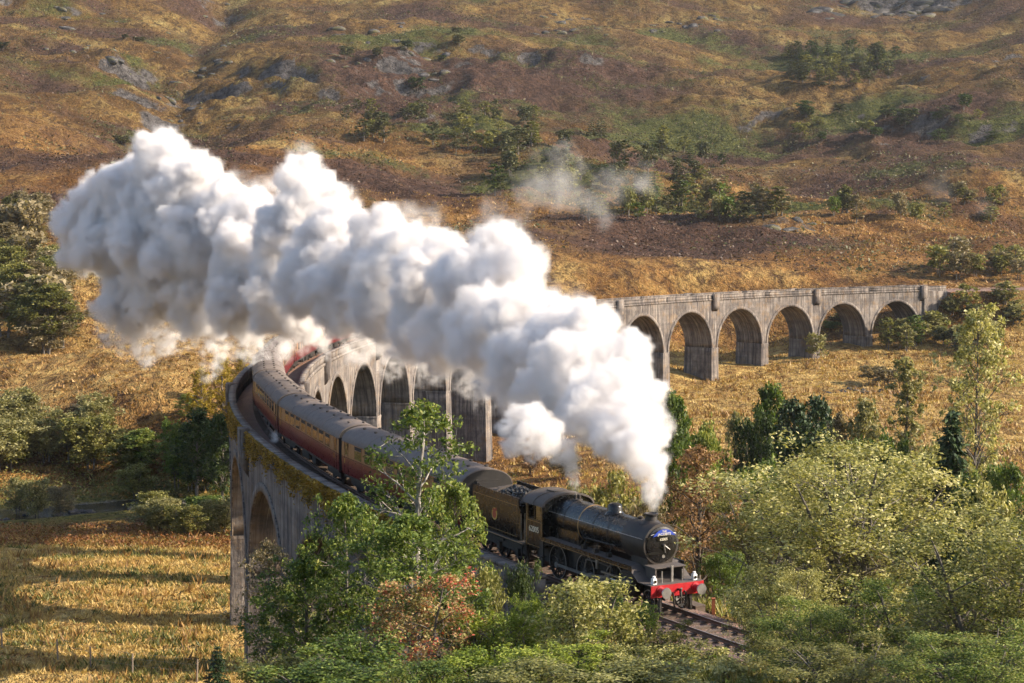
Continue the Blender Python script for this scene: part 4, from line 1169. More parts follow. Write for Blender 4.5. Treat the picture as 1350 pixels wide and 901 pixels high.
P('sallow2', tree_proto(4, 6.5, 6, .04, 54, 6, 24000, .088, 'bush', up=.8, stems=6, rc=.075, sec=.5, tr=.09))
P('rowan', tree_proto(5, 4.5, 3.6, .2, 24, 6, 7500, .10, 'egg', up=.5, stems=2, rc=.12))
P('bush', tree_proto(6, 3, 3.4, .1, 30, 5, 6500, .11, 'bush', up=.6, stems=4, rc=.13, tr=.05))
P('bush2', tree_proto(7, 3, 3.2, .08, 30, 5, 5200, .12, 'bush', up=.9, stems=5, rc=.14, tr=.05))
P('broom', tree_proto(8, 2.2, 2.4, .05, 40, 6, 7000, .085, 'bush', up=1.1, stems=6, rc=.08, tr=.03, asp=.3))
P('broom2', tree_proto(9, 2.4, 2.2, .05, 40, 6, 7000, .09, 'bush', up=1.2, stems=7, rc=.08, tr=.03, asp=.25))
P('thin', tree_proto(10, 7, 3.6, .2, 30, 5, 4200, .13, 'egg', up=.9, rc=.10))
P('mid_a', tree_proto(11, 11, 6.0, .15, 34, 6, 5600, .34, 'egg', up=.6, rc=.13))
P('mid_b', tree_proto(12, 9, 6.5, .12, 36, 6, 5200, .33, 'round', up=.6, stems=2, rc=.13))
P('mid_c', tree_proto(13, 7, 6.5, .10, 36, 5, 4600, .32, 'bush', up=.7, stems=3, rc=.14))
P('birch', tree_proto(14, 11, 4.6, .18, 40, 5, 5200, .27, 'egg', up=.8, rc=.11, droop=.25))
P('poplar', tree_proto(15, 24, 9.5, .22, 48, 7, 9500, .36, 'poplar', up=.85, rc=.075, sec=.5, tr=.26))
P('slim', tree_proto(16, 18, 4.2, .12, 60, 5, 5200, .34, 'poplar', up=1.05, rc=.10, tr=.2))
P('spruce', conifer_proto(17, 14, 5.2, 24, 9000, .7))
P('sapling', conifer_proto(18, 3.2, 1.9, 11, 1500, .26))
P('far_a', tree_proto(19, 8, 5.0, .1, 16, 4, 700, .62, 'egg', up=.6, rc=.16, wood_n=3))
P('far_b', tree_proto(20, 6, 5.6, .1, 16, 4, 700, .62, 'bush', up=.6, stems=2, rc=.17, wood_n=3))
P('far_c', tree_proto(21, 9, 4.2, .1, 18, 4, 700, .58, 'egg', up=.9, rc=.15, wood_n=3))
P('far_d', conifer_proto(22, 8, 4.0, 9, 520, .9))

_cn = [0]
def plant(kind, mat, x, y, ht, w, name, label, cat, group=None, bark='bark', whole=False, sink=0.0, rz=None):
    p = PR[kind]; _cn[0] += 1
    z = h1(x, y) - sink
    rr = random.Random(_cn[0] * 7 + 1)
    rz = rr.uniform(0, 6.28) if rz is None else rz
    sc = (w / p['W'], w / p['W'], ht / p['H'])
    if whole:
        if p['jm'] is None:
            V, F, mi = p['j']; p['jm'] = mesh_np(kind, V, F, mats=[M['l_green'], M['bark']], midx=mi)
        o = link(bpy.data.objects.new(name, p['jm']))
        o.material_slots[0].link = 'OBJECT'; o.material_slots[0].material = M[mat]
    else:
        o = empty(name)
        t = link(bpy.data.objects.new('trunk', p['wm']), o); t.material_slots[0].link = 'OBJECT'; t.material_slots[0].material = M[bark]
        c = link(bpy.data.objects.new('crown', p['lm']), o); c.material_slots[0].link = 'OBJECT'; c.material_slots[0].material = M[mat]
    o.location = (x, y, z); o.rotation_euler = (0, 0, rz); o.scale = sc
    tag(o, label, cat, group)
    return o
def grow(kind, mat, px, y, top, wpx, name, label, cat='tree', group=None, bark='bark', hmin=0.8, **kw):
    """a plant at distance y, its height and width read off the photograph"""
    q = ray(px, top, y); g = h1(q[0], y)
    return plant(kind, mat, q[0], y, max(q[2] - g, hmin), wpx / FOC * y, name, label, cat, group, bark, **kw)

# --- the foreground bank
grow('sallow', 'l_birch', 1130, 50, 586, 345, 'birch_tree', 'big pale yellow-green birch spreading over the bank beside the rails', group=None, bark='bark')
grow('sallow2', 'l_birch', 1318, 37, 680, 330, 'birch_tree', 'leafy pale birch cut off by the lower right corner of the picture')
grow('sallow2', 'l_olive', 1010, 92, 640, 170, 'willow_tree', 'broad olive willow behind the rails, between the copper tree and the big pale birch')
grow('ash', 'l_ash', 543, 60, 532, 150, 'ash_tree', 'tall green ash with bare upper trunk standing before the first carriage', bark='bark_pale')
grow('ash2', 'l_ash', 600, 62, 636, 105, 'ash_tree', 'smaller green ash close beside the tender, right of the tall ash')
grow('ash2', 'l_ash', 462, 57, 655, 150, 'ash_tree', 'bushy green ash under the viaduct wall, left of the tall ash')
grow('ash2', 'l_green', 535, 54, 680, 200, 'ash_tree', 'dense dark green ash at the foot of the tall ash')
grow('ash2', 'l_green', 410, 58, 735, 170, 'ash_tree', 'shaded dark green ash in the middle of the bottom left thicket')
grow('rowan', 'l_red', 560, 47, 752, 165, 'rowan_tree', 'rowan turning red and cream below the tall ash')
grow('thin', 'l_grey', 352, 78, 715, 95, 'birch_tree', 'thin brownish birch hiding the foot of the nearest tall pier')
grow('thin', 'l_olive', 385, 66, 770, 110, 'birch_tree', 'sparse olive birch right of the small spruce at the bottom edge')
grow('bush', 'l_birch', 778, 46, 764, 150, 'birch_bush', 'yellow-green feathery bush below the locomotive wheels', 'bush')
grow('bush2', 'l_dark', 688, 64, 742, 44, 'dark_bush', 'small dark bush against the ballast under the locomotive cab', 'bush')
grow('bush', 'l_green', 955, 78, 728, 62, 'green_bush', 'round bright green bush right of the red buffer beam', 'bush')
grow('thin', 'l_copper', 922, 104, 590, 112, 'beech_tree', 'copper brown tree behind the smokebox', bark='bark_dark')
grow('mid_b', 'l_copper', 935, 112, 640, 90, 'beech_tree', 'lower copper brown tree tucked behind the taller one')
for i, (px, y, top, w, k, m, lab) in enumerate([
    (655, 47, 788, 110, 'broom', 'l_broom', 'bright green broom bush right of the red rowan'),
    (705, 49, 778, 80, 'broom2', 'l_broom', 'tall bright green broom between the rowan and the feathery bush'),
    (832, 50, 780, 95, 'broom2', 'l_broom', 'spiky green broom just right of the feathery bush'),
    (868, 47, 812, 90, 'broom', 'l_olive', 'olive broom by the ballast left of the bare rails'),
    (915, 45, 838, 110, 'bush', 'l_birch', 'low pale bush beside the rails at the bottom edge'),
    (745, 41, 832, 150, 'broom', 'l_broom', 'low yellow-green broom under the feathery bush'),
    (640, 42, 846, 120, 'bush2', 'l_broom', 'low bright green bush at the bottom edge below the broom'),
    (820, 41, 842, 130, 'bush', 'l_birch', 'yellow-green bush at the bottom edge below the spiky broom'),
    (470, 43, 830, 150, 'bush2', 'l_ash', 'green bush at the bottom edge left of the rowan'),
    (560, 41, 862, 120, 'bush', 'l_ash', 'green bush at the bottom edge under the rowan'),
    (975, 42, 858, 100, 'bush2', 'l_birch', 'small pale bush between the low pale bush and the big birch'),
    (360, 47, 850, 120, 'bush2', 'l_olive', 'olive bush at the bottom edge below the thin brownish birch'),
    (1010, 62, 800, 70, 'bush2', 'l_olive', 'low olive scrub on the far side of the bare rails'),
    (985, 70, 760, 60, 'bush2', 'l_olive', 'olive scrub behind the round bright green bush'),
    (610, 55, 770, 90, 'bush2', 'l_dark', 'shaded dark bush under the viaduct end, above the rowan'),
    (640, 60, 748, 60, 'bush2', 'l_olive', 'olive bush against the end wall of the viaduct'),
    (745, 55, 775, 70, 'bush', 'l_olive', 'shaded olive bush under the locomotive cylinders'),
    (1075, 41, 778, 180, 'sallow2', 'l_ash', 'leafy green bush along the lower left side of the big birch'),
    (1220, 40, 745, 210, 'sallow2', 'l_ash', 'leafy green bush under the middle of the big birch'),
    (1120, 33, 838, 230, 'sallow2', 'l_olive', 'low olive bush at the bottom edge under the big birch'),
    (1290, 31, 820, 240, 'sallow2', 'l_ash', 'green bush in the very corner below the cut-off birch'),
    (1035, 47, 730, 150, 'sallow2', 'l_birch', 'slender pale bush on the rail side of the big birch'),
    (700, 38, 868, 160, 'bush', 'l_birch', 'low pale bush at the bottom edge below the tall broom'),
    (860, 38, 872, 170, 'bush2', 'l_birch', 'low pale bush at the bottom edge below the olive broom'),
    (430, 40, 868, 170, 'bush2', 'l_ash', 'low green bush at the bottom edge in the left thicket')]):
    grow(k, m, px, y, top, w, 'broom_bush' if 'broom' in k else 'bush', lab, 'bush', sink=.25)
grow('sapling', 'l_conifer', 286, 118, 852, 46, 'spruce_sapling', 'little dark spruce standing alone in the golden grass', 'spruce', bark='bark_dark')

# --- trees in the hollow inside the curve
for px, y, top, w, k, m, nm, lab in [
    (1286, 158, 404, 108, 'poplar', 'l_birch', 'poplar_tree', 'tallest sparse poplar standing clear over the golden meadow'),
    (1202, 172, 474, 56, 'slim', 'l_willow', 'poplar_tree', 'slim upright pale poplar left of the tallest poplar'),
    (1256, 148, 540, 92, 'spruce', 'l_conifer', 'spruce_tree', 'dark narrow spruce below the tallest poplar'),
    (1045, 182, 530, 74, 'mid_a', 'l_conifer', 'pine_tree', 'left of two dark pines in the tree belt under the far arches'),
    (1084, 186, 526, 74, 'mid_a', 'l_conifer', 'pine_tree', 'right of two dark pines in the tree belt under the far arches'),
    (1018, 192, 508, 66, 'mid_a', 'l_green', 'alder_tree', 'green alder rising left of the two dark pines'),
    (1000, 176, 548, 62, 'mid_b', 'l_dark', 'alder_tree', 'dark alder in front of the two pines'),
    (890, 172, 520, 66, 'mid_a', 'l_green', 'alder_tree', 'green alder beside the edge of the steam'),
    (925, 150, 562, 56, 'mid_b', 'l_ash', 'alder_tree', 'light green alder above the copper tree'),
    (965, 186, 546, 48, 'birch', 'l_willow', 'birch_tree', 'pale birch between the two green alders'),
    (1112, 178, 546, 42, 'birch', 'l_grey', 'birch_tree', 'brownish birch right of the two dark pines'),
    (1146, 176, 528, 62, 'mid_a', 'l_willow', 'birch_tree', 'pale olive tree between the pines and the slim poplar'),
    (1178, 160, 584, 52, 'mid_b', 'l_green', 'alder_tree', 'green alder at the foot of the slim poplar'),
    (1226, 150, 590, 56, 'mid_c', 'l_birch', 'willow_tree', 'yellowish willow between the slim poplar and the dark spruce'),
    (1332, 138, 612, 70, 'mid_b', 'l_green', 'alder_tree', 'dark green alder at the edge below the tallest poplar'),
    (1308, 120, 640, 80, 'mid_c', 'l_birch', 'willow_tree', 'yellow-green willow above the right-hand birch'),
    (1280, 140, 625, 46, 'mid_c', 'l_ash', 'willow_tree', 'green willow right of the dark narrow spruce'),
    (990, 138, 612, 90, 'mid_b', 'l_green', 'alder_tree', 'green alder over the olive willow behind the rails'),
    (1060, 150, 592, 80, 'mid_c', 'l_olive', 'willow_tree', 'olive willow peeping over the top of the big birch'),
    (1130, 148, 588, 70, 'mid_c', 'l_olive', 'willow_tree', 'olive willow over the crown of the big birch, right of the pines'),
    (880, 130, 640, 70, 'mid_c', 'l_olive', 'willow_tree', 'olive willow between the steam and the copper tree'),
    (800, 128, 626, 90, 'mid_c', 'l_olive', 'willow_tree', 'olive willow showing over the boiler'),
    (765, 150, 640, 60, 'mid_c', 'l_willow', 'willow_tree', 'pale willow showing over the cab roof'),
    (846, 118, 652, 60, 'mid_c', 'l_grey', 'willow_tree', 'greyish willow behind the chimney'),
    (985, 112, 668, 70, 'mid_c', 'l_olive', 'willow_tree', 'olive willow right of the copper tree'),
    (905, 160, 575, 60, 'mid_b', 'l_green', 'alder_tree', 'low green alder under the alder beside the steam'),
    (945, 165, 585, 60, 'mid_c', 'l_ash', 'willow_tree', 'light green willow under the pale birch'),
    (1065, 165, 572, 80, 'mid_b', 'l_dark', 'alder_tree', 'dark alder filling the gap below the two dark pines'),
    (1150, 165, 575, 70, 'mid_b', 'l_green', 'alder_tree', 'green alder below the pale olive tree'),
    (1238, 165, 600, 50, 'mid_b', 'l_dark', 'alder_tree', 'dark alder just left of the narrow spruce'),
    (1295, 165, 600, 70, 'mid_c', 'l_willow', 'willow_tree', 'pale willow round the foot of the tallest poplar'),
    (700, 252, 590, 46, 'mid_c', 'l_copper', 'hawthorn_tree', 'rusty hawthorn at the foot of the piers beside the steam'),
    (745, 245, 596, 46, 'mid_c', 'l_grey', 'hawthorn_tree', 'brown hawthorn between the piers and the steam jet'),
    (1076, 368, 440, 30, 'far_b', 'l_willow', 'willow_bush', 'pale round bush at the foot of a far pier'),
    (1110, 402, 412, 34, 'mid_a', 'l_dark', 'alder_tree', 'dark green tree framed inside a far arch'),
    (1096, 398, 424, 26, 'mid_b', 'l_green', 'alder_tree', 'green tree left inside the same far arch as the dark one'),
    (1148, 338, 482, 34, 'far_b', 'l_grey', 'hawthorn_tree', 'grey-brown thorn tree alone on the golden meadow'),
    (1168, 335, 486, 40, 'far_b', 'l_grey', 'hawthorn_tree', 'wider grey-brown thorn tree beside the lone one on the meadow')]:
    grow(k, m, px, y, top, w, nm, lab, 'tree' if 'bush' not in nm else 'bush', whole=k.startswith('far'), bark='bark_dark' if 'spruce' in nm else 'bark')

rv = random.Random(21)
ORD = ['first', 'second', 'third', 'fourth', 'fifth', 'sixth', 'seventh', 'eighth', 'ninth', 'tenth', 'eleventh', 'twelfth', 'thirteenth', 'fourteenth', 'fifteenth', 'sixteenth', 'seventeenth', 'eighteenth', 'nineteenth', 'twentieth']
ORD += ['twenty-' + q for q in ORD[:9]] + ['thirtieth']
def scatter(n, x0, x1, y0, y1, wl, wh, kinds, mats, nm, lab, cat, grp, hf=(0.8, 1.25), far=True, poly=None, ymin=90, order=False):
    """plants whose feet stand in that part of the view"""
    c = 0; tries = 0; made = []
    while c < n and tries < n * 20:
        tries += 1
        px, py = rv.uniform(x0, x1), rv.uniform(y0, y1)
        if poly and not poly(px, py): continue
        x, y, z = hit(px, py, ymin)
        if y > 1300: continue
        ph = math.atan2(y - CY, x - CX) % (2 * PI)
        if abs(math.hypot(x - CX, y - CY) - RAD) < 5.5: continue
        w = rv.uniform(wl, wh)
        k = rv.choice(kinds)
        made.append((px, plant(k, rv.choice(mats), x, y, w * rv.uniform(*hf), w, nm, lab, cat, grp, whole=far)))
        c += 1
    if order:
        for i, (px, o) in enumerate(sorted(made, key=lambda t: t[0])): o['label'] = lab + ', ' + ORD[i] + ' from the left'
# right-hand slope by the far abutment
scatter(26, 1205, 1350, 392, 470, 4, 7, ['far_b', 'far_a'], ['l_olive', 'l_willow', 'l_grey', 'l_hill'], 'scrub_bush', 'scrub bush on the slope below the far abutment', 'bush', 'scrub below the far abutment', (.6, .95), ymin=330, order=True)
scatter(9, 1140, 1215, 440, 466, 3.5, 5.5, ['far_c', 'far_a'], ['l_willow', 'l_green', 'l_olive'], 'young_birch', 'young birch in front of the last far arches', 'tree', 'young birches by the last arches', (1.1, 1.6), ymin=330, order=True)
scatter(12, 1235, 1350, 352, 376, 5, 8, ['far_b', 'far_a'], ['l_willow', 'l_grey', 'l_olive'], 'hillside_willow', 'willow just behind the far abutment', 'tree', 'willows behind the far abutment', (.8, 1.1), ymin=425, order=True)
# left: hillside wood and river bank
scatter(26, -10, 88, 318, 470, 7.5, 12, ['mid_a', 'mid_b', 'far_b', 'mid_b'], ['l_grey', 'l_olive', 'l_grey', 'l_willow'], 'hillside_birch', 'tree in the left hillside wood beside the steam', 'tree', 'wood on the left hillside', (.85, 1.2), ymin=290, order=True)
scatter(13, -10, 135, 585, 630, 6, 9, ['mid_b', 'mid_c'], ['l_willow', 'l_olive', 'l_willow'], 'river_willow', 'pale olive willow beyond the river', 'tree', 'willows beyond the river', (.8, 1.1), far=False, ymin=236, order=True)
scatter(11, 165, 300, 612, 660, 4.5, 7.5, ['mid_b', 'mid_c', 'mid_a'], ['l_green', 'l_olive', 'l_ash', 'l_dark'], 'river_alder', 'alder crowding the river by the viaduct', 'tree', 'alders along the river', (.85, 1.3), far=False, ymin=226, order=True)
scatter(9, 185, 305, 684, 712, 3.5, 5.5, ['mid_c', 'mid_b'], ['l_green', 'l_olive', 'l_willow'], 'bank_bush', 'bush on the near river bank', 'bush', 'bushes on the near river bank', (.6, .9), far=False, ymin=180, order=True)
for px, y, top, w, k, m, nm, lab in [
    (22, 222, 632, 40, 'mid_b', 'l_willow', 'river_willow', 'left of two pale round willows by the river bend'),
    (48, 220, 632, 42, 'mid_b', 'l_willow', 'river_willow', 'right of two pale round willows by the river bend'),
    (82, 218, 640, 36, 'mid_b', 'l_grey', 'river_willow', 'greyish willow right of the two pale round ones'),
    (258, 232, 540, 62, 'mid_a', 'l_dark', 'river_alder', 'tall dark alder below the yellow birches'),
    (292, 226, 548, 56, 'mid_a', 'l_dark', 'river_alder', 'tall dark alder touching the viaduct wall'),
    (232, 236, 556, 46, 'mid_b', 'l_green', 'river_alder', 'green alder left of the two tall dark ones'),
    (268, 250, 486, 44, 'birch', 'l_yellow', 'birch_tree', 'left of two bright yellow birches beside the viaduct bend'),
    (294, 252, 470, 46, 'birch', 'l_yellow', 'birch_tree', 'right of two bright yellow birches beside the viaduct bend'),
    (318, 262, 462, 44, 'birch', 'l_yellow', 'birch_tree', 'golden birch directly behind the viaduct bend'),
    (250, 256, 520, 40, 'birch', 'l_ash', 'birch_tree', 'yellow-green birch left of the bright yellow ones'),
    (152, 252, 566, 34, 'mid_b', 'l_willow', 'river_willow', 'small round pale tree under the grassy hummock'),
    (110, 262, 560, 46, 'mid_b', 'l_grey', 'river_willow', 'grey tree at the left foot of the grassy hummock'),
    (30, 262, 520, 60, 'mid_b', 'l_grey', 'river_willow', 'grey-brown tree at the left edge above the willows'),
    (500, 236, 600, 40, 'mid_c', 'l_green', 'river_alder', 'green alder at the foot of the inner piers behind the ash')]:
    grow(k, m, px, y, top, w, nm, lab, 'tree')
# far slopes: every tree small, told apart only as groups
scatter(46, 640, 960, 176, 262, 4.5, 8, ['far_a', 'far_b', 'far_c', 'far_d'], ['l_hill', 'l_hill', 'l_olive', 'l_dark'], 'hill_tree', 'small dark green tree in the wood across the middle of the hillside', 'tree', 'wood on the middle hillside', (.9, 1.4), ymin=480)
scatter(46, 760, 1150, 262, 296, 4.0, 7, ['far_c', 'far_a', 'far_c', 'far_b'], ['l_willow', 'l_olive', 'l_hill', 'l_grey', 'l_green'], 'ridge_birch', 'small birch in the row behind the rocky knoll', 'tree', 'birches behind the knoll', (1.0, 1.6), ymin=505, poly=lambda a, b: b > 262 + (a - 760) * .05)
scatter(56, 1035, 1185, 72, 116, 5, 8, ['far_d', 'far_c', 'far_a'], ['l_hill', 'l_dark', 'l_hill', 'l_olive'], 'plantation_tree', 'tiny dark tree in the plantation under the crags', 'tree', 'plantation under the crags', (.9, 1.4), ymin=600)
scatter(34, 440, 720, 150, 205, 4.5, 8, ['far_a', 'far_b', 'far_c'], ['l_hill', 'l_olive', 'l_hill'], 'hill_birch', 'tiny grey-green tree scattered over the slope above the steam', 'tree', 'scattered trees above the steam', (.8, 1.3), ymin=480)
scatter(22, 1040, 1350, 148, 190, 5, 9, ['far_b', 'far_a'], ['l_hill', 'l_olive', 'l_dark'], 'hill_scrub', 'tiny dark bush on the slope under the plantation', 'bush', 'scrub under the plantation', (.5, .9), ymin=550)
scatter(14, 1180, 1350, 262, 300, 4, 6, ['far_c', 'far_b'], ['l_grey', 'l_olive'], 'moor_birch', 'small lone tree on the right-hand moor', 'tree', 'lone trees on the right-hand moor', (.8, 1.4), ymin=470, order=True)
scatter(7, 350, 640, 20, 130, 5, 9, ['far_b'], ['l_hill', 'l_dark'], 'hill_scrub', 'tiny dark bush high on the slope right of the gully', 'bush', 'scrub right of the gully', (.4, .8), ymin=600)
scatter(4, 0, 200, 20, 230, 5, 8, ['far_b'], ['l_hill', 'l_dark'], 'hill_scrub', 'tiny dark bush on the slope left of the gully', 'bush', 'scrub left of the gully', (.35, .6), ymin=480)

# --- grass and ground cover: nobody could count it
def tufts(name, label, n, xr, yr, mat, hgt, wid, blades=5, seed=1, keep=None, lean=.35):
    rng = np.random.default_rng(seed)
    x = rng.uniform(*xr, n); y = rng.uniform(*yr, n)
    k = np.ones(n, bool)
    if keep is not None: k &= keep(x, y, rng)
    rr = np.abs(np.hypot(x - CX, y - CY) - RAD)
    k &= rr > 3.3
    k &= seg_dist(x, y, RIVER) > 5.5
    k &= np.abs(x) < 0.335 * y + 8
    x, y = x[k], y[k]; z = H(x, y); n = len(x)
    x = np.repeat(x, blades); y = np.repeat(y, blades); z = np.repeat(z, blades); m = n * blades
    sc = np.repeat(rng.uniform(.55, 1.3, n), blades) * rng.uniform(.7, 1.2, m)
    fx = x + rng.normal(size=m) * wid * .5 * sc; fy = y + rng.normal(size=m) * wid * .5 * sc
    az = rng.uniform(0, 2 * PI, m); th = rng.uniform(0, PI, m)
    h = hgt * sc; w = wid * .32 * sc
    sx, sy = np.cos(th) * w, np.sin(th) * w
    tx, ty = fx + np.cos(az) * h * lean, fy + np.sin(az) * h * lean
    V = np.stack([np.stack([fx - sx, fy - sy, z - .12], -1), np.stack([fx + sx, fy + sy, z - .12], -1), np.stack([tx, ty, z + h], -1)], 1).reshape(-1, 3)
    o = obj_np(name, V, np.arange(3 * m).reshape(-1, 3), M[mat])
    tag(o, label, 'grass', kind='stuff')
    return o
def patch(f, th): return lambda x, y, rng: (fbm(x / f, y / f * 1.4, 3, 61) + rng.normal(size=len(x)) * .12) > th
tufts('golden_grass', 'long golden grass over the field left of the viaduct', 52000, (-80, 0), (100, 205), 'g_gold', .30, .26, 4, 2, patch(5, -.12), 1.1)
tufts('rank_grass', 'olive rank grass in patches over the field left of the viaduct', 30000, (-80, 0), (100, 205), 'l_olive', .42, .3, 4, 12, patch(11, .10), .8)
tufts('rush_grass', 'tall brown rush tufts over the field left of the viaduct', 9000, (-80, 0), (100, 205), 'g_rust', .75, .3, 5, 13, patch(7, .18), .5)
tufts('meadow_grass', 'golden tussock grass over the meadow inside the curve', 50000, (0, 135), (150, 400), 'g_gold', .34, .5, 3, 3, patch(9, -.05), 1.0)
tufts('meadow_rush', 'brown rush tufts in patches over the meadow inside the curve', 16000, (0, 135), (200, 400), 'g_rust', .75, .5, 4, 14, patch(16, .12), .6)
tufts('moor_grass', 'rusty tussock grass over the slope behind the far arches', 42000, (-60, 180), (400, 640), 'g_rust', .42, .8, 3, 4, lambda x, y, r: patch(10, 0.0)(x, y, r) & (fbm(x / 85 + 7, y / 55, 4, 43) < .02) & (r.uniform(0, 1, len(x)) < np.clip((640 - y) / 160, 0, 1)), 1.0)
tufts('hummock_grass', 'rusty grass over the hummocks beyond the river', 32000, (-140, 0), (232, 440), 'g_rust', .36, .6, 3, 5, patch(9, -.02), 1.0)
def bankkeep(x, y, rng): return (rng.uniform(0, 1, len(x)) < np.clip(1.2 - y / 120, .15, 1)) & (y > 40)
tufts('bank_grass', 'rank green and straw grass over the foreground bank', 30000, (-45, 45), (40, 118), 'l_olive', .5, .16, 5, 6, bankkeep, .7)
tufts('bank_straw', 'straw coloured grass stems over the foreground bank', 12000, (-40, 40), (40, 110), 'g_gold', .5, .07, 4, 7, bankkeep, .6)
def cover(name, label, n, xr, yr, mat, size, hgt, seed, keep=None, cat='undergrowth', per=9, rad=.45):
    rng = np.random.default_rng(seed)
    x = rng.uniform(*xr, n); y = rng.uniform(*yr, n); k = np.ones(n, bool)
    if keep is not None: k &= keep(x, y, rng)
    k &= (np.abs(np.hypot(x - CX, y - CY) - RAD) > 3.4) & (seg_dist(x, y, RIVER) > 4) & (np.abs(x) < .335 * y + 8)
    x, y = x[k], y[k]; z = H(x, y)
    C = np.repeat(np.stack([x, y, z], -1), per, 0)
    o_ = rng.normal(size=C.shape) * rad; C = C + o_; C[:, 2] = H(C[:, 0], C[:, 1]) + np.abs(rng.normal(size=len(C))) * hgt
    V, F = leaf_quads(C, size, rng)
    tag(obj_np(name, V, F, M[mat]), label, cat, kind='stuff')
cover('bank_undergrowth', 'tangled green undergrowth on the foreground bank', 5200, (-40, 36), (41, 112), 'l_broom', .16, .35, 31)
cover('hollow_undergrowth', 'olive undergrowth on the floor of the hollow inside the curve', 6500, (-15, 75), (85, 215), 'l_olive', .32, .5, 32, per=8, rad=.9)
cover('river_undergrowth', 'scrubby olive undergrowth along the river', 4200, (-95, 0), (196, 250), 'l_olive', .34, .5, 33, per=8, rad=.9, keep=lambda x, y, r: (seg_dist(x, y, RIVER) > 7) & ((y > 226) | (x > -40)))
cover('bracken', 'rust red bracken along the top of the river bank', 2600, (-80, -26), (186, 205), 'g_bracken', .3, .35, 34, per=9, rad=.8)
cover('heath', 'low dark heather in the bottom left corner of the field', 1800, (-48, -26), (104, 124), 'l_dark', .22, .25, 35, per=9, rad=.6, keep=lambda x, y, r: (y < 119 - (x + 45) * .45 + r.normal(size=len(x)) * 1.5))  # dark leaves put in for the near hill's shade over this corner
def hillkeep(x, y, rng): return (fbm(x / 55, y / 40, 4, 41) + rng.normal(size=len(x)) * .08) > .12
cover('hill_bracken', 'low green and brown bracken patches over the hillside', 32000, (-330, 330), (430, 1150), 'l_hill', .95, .45, 36, hillkeep, per=4, rad=2.2)
def moorkeep(x, y, rng): return (fbm(x / 85 + 7, y / 55, 4, 43) + rng.normal(size=len(x)) * .1) > .05
cover('hill_heather', 'dark brown heather clumps over the hillside', 34000, (-330, 330), (430, 1100), 'g_heather', .85, .4, 37, moorkeep, per=4, rad=2.0)
# golden moss hanging on the outer wall under the coping
rng = np.random.default_rng(51)
n = 24000
ph = R_(190.5) + (R_(206) - R_(190.5)) * rng.uniform(0, 1, n) ** .9
zz = ZR + .85 - np.abs(rng.normal(size=n)) * .95 * (0.6 + .5 * perlin(ph * 90, ph * 0 + .3)); ro = RAD + HW + .08 + np.abs(rng.normal(size=n)) * .09 + np.where(zz < ZTOP + .3, .12, 0)
C = np.stack([CX + ro * np.cos(ph), CY + ro * np.sin(ph), zz], -1)
V, F = leaf_quads(C, .20, rng, up=.1)
tag(obj_np('wall_moss', V, F, M['g_moss']), 'golden brown moss and fern hanging along the outer parapet of the viaduct', 'moss', kind='stuff')

# --- rocks
def rock_mesh(seed, r=1.0):
    """a broken block: planes cut off a lumpy ball"""
    rng = np.random.default_rng(seed + 100)
    N_ = rng.normal(size=(11, 3)); N_ /= np.linalg.norm(N_, axis=1)[:, None]; D_ = rng.uniform(.5, .95, 11)
    V = []; F = []; nu, nv = 14, 9
    for j in range(nv + 1):
        th = PI * j / nv
        for i in range(nu):
            a = 2 * PI * i / nu
            d = np.array([math.sin(th) * math.cos(a), math.sin(th) * math.sin(a), math.cos(th)])
            c = N_ @ d; k = min(1.0, (D_[c > .05] / c[c > .05]).min() if (c > .05).any() else 1.0)
            V.append(d * k * (1 + (rng.uniform(-.05, .05) if 0 < j < nv else 0)) * np.array([1.5, 1.0, .8]))
    for j in range(nv):
        for i in range(nu):
            F.append((j * nu + i, (j + 1) * nu + i, (j + 1) * nu + (i + 1) % nu, j * nu + (i + 1) % nu))
    return mesh_np('rock', V, F, [M['rock']])
RK = [rock_mesh(s) for s in range(9)]
def rocks(n, x0, x1, y0, y1, s0, s1, nm, lab, cat, grp, ymin, deep=.5, tall=(.7, 1.3), wide=(.9, 1.7)):
    for i in range(n):
        x, y, z = hit(rv.uniform(x0, x1), rv.uniform(y0, y1), ymin)
        s = rv.uniform(s0, s1)
        o = link(bpy.data.objects.new(nm, rv.choice(RK))); o.location = (x, y, z - s * deep); o.rotation_euler = (rv.uniform(-.3, .3), rv.uniform(-.3, .3), rv.uniform(-.5, .5) + (0 if rv.random() < .7 else 3.1)); o.scale = (s * rv.uniform(*wide), s, s * rv.uniform(*tall))
        tag(o, lab, cat, grp)
rocks(26, 1075, 1250, 2, 26, 1.6, 3.8, 'crag', 'grey crag in the rock band along the top right of the hillside', 'crag', 'crags at the top right', 800, deep=.95, tall=(1.3, 2.0), wide=(1.6, 3.4))
rocks(18, 700, 800, 18, 48, 1.2, 3, 'crag', 'grey rock outcrop high on the middle of the hillside', 'crag', 'outcrops high on the middle hillside', 700)
rocks(18, 850, 960, 18, 46, 1.2, 3, 'crag', 'grey rock outcrop between the middle outcrops and the top right crags', 'crag', 'outcrops left of the crags', 700)
rocks(26, 430, 600, 30, 110, 1., 2.6, 'crag', 'grey rock outcrop on the slope right of the gully', 'crag', 'outcrops right of the gully', 600)
rocks(14, 60, 160, 10, 90, 1, 2.6, 'crag', 'grey rock outcrop on the slope left of the gully', 'crag', 'outcrops left of the gully', 600)
rocks(9, 985, 1085, 290, 306, .8, 2.2, 'crag', 'pale flat rock on the knoll behind the far arches', 'crag', 'rocks on the knoll', 440)
rocks(30, 200, 305, 5, 170, .8, 2, 'boulder', 'boulder in the bed of the hillside gully', 'boulder', 'boulders in the gully', 560)
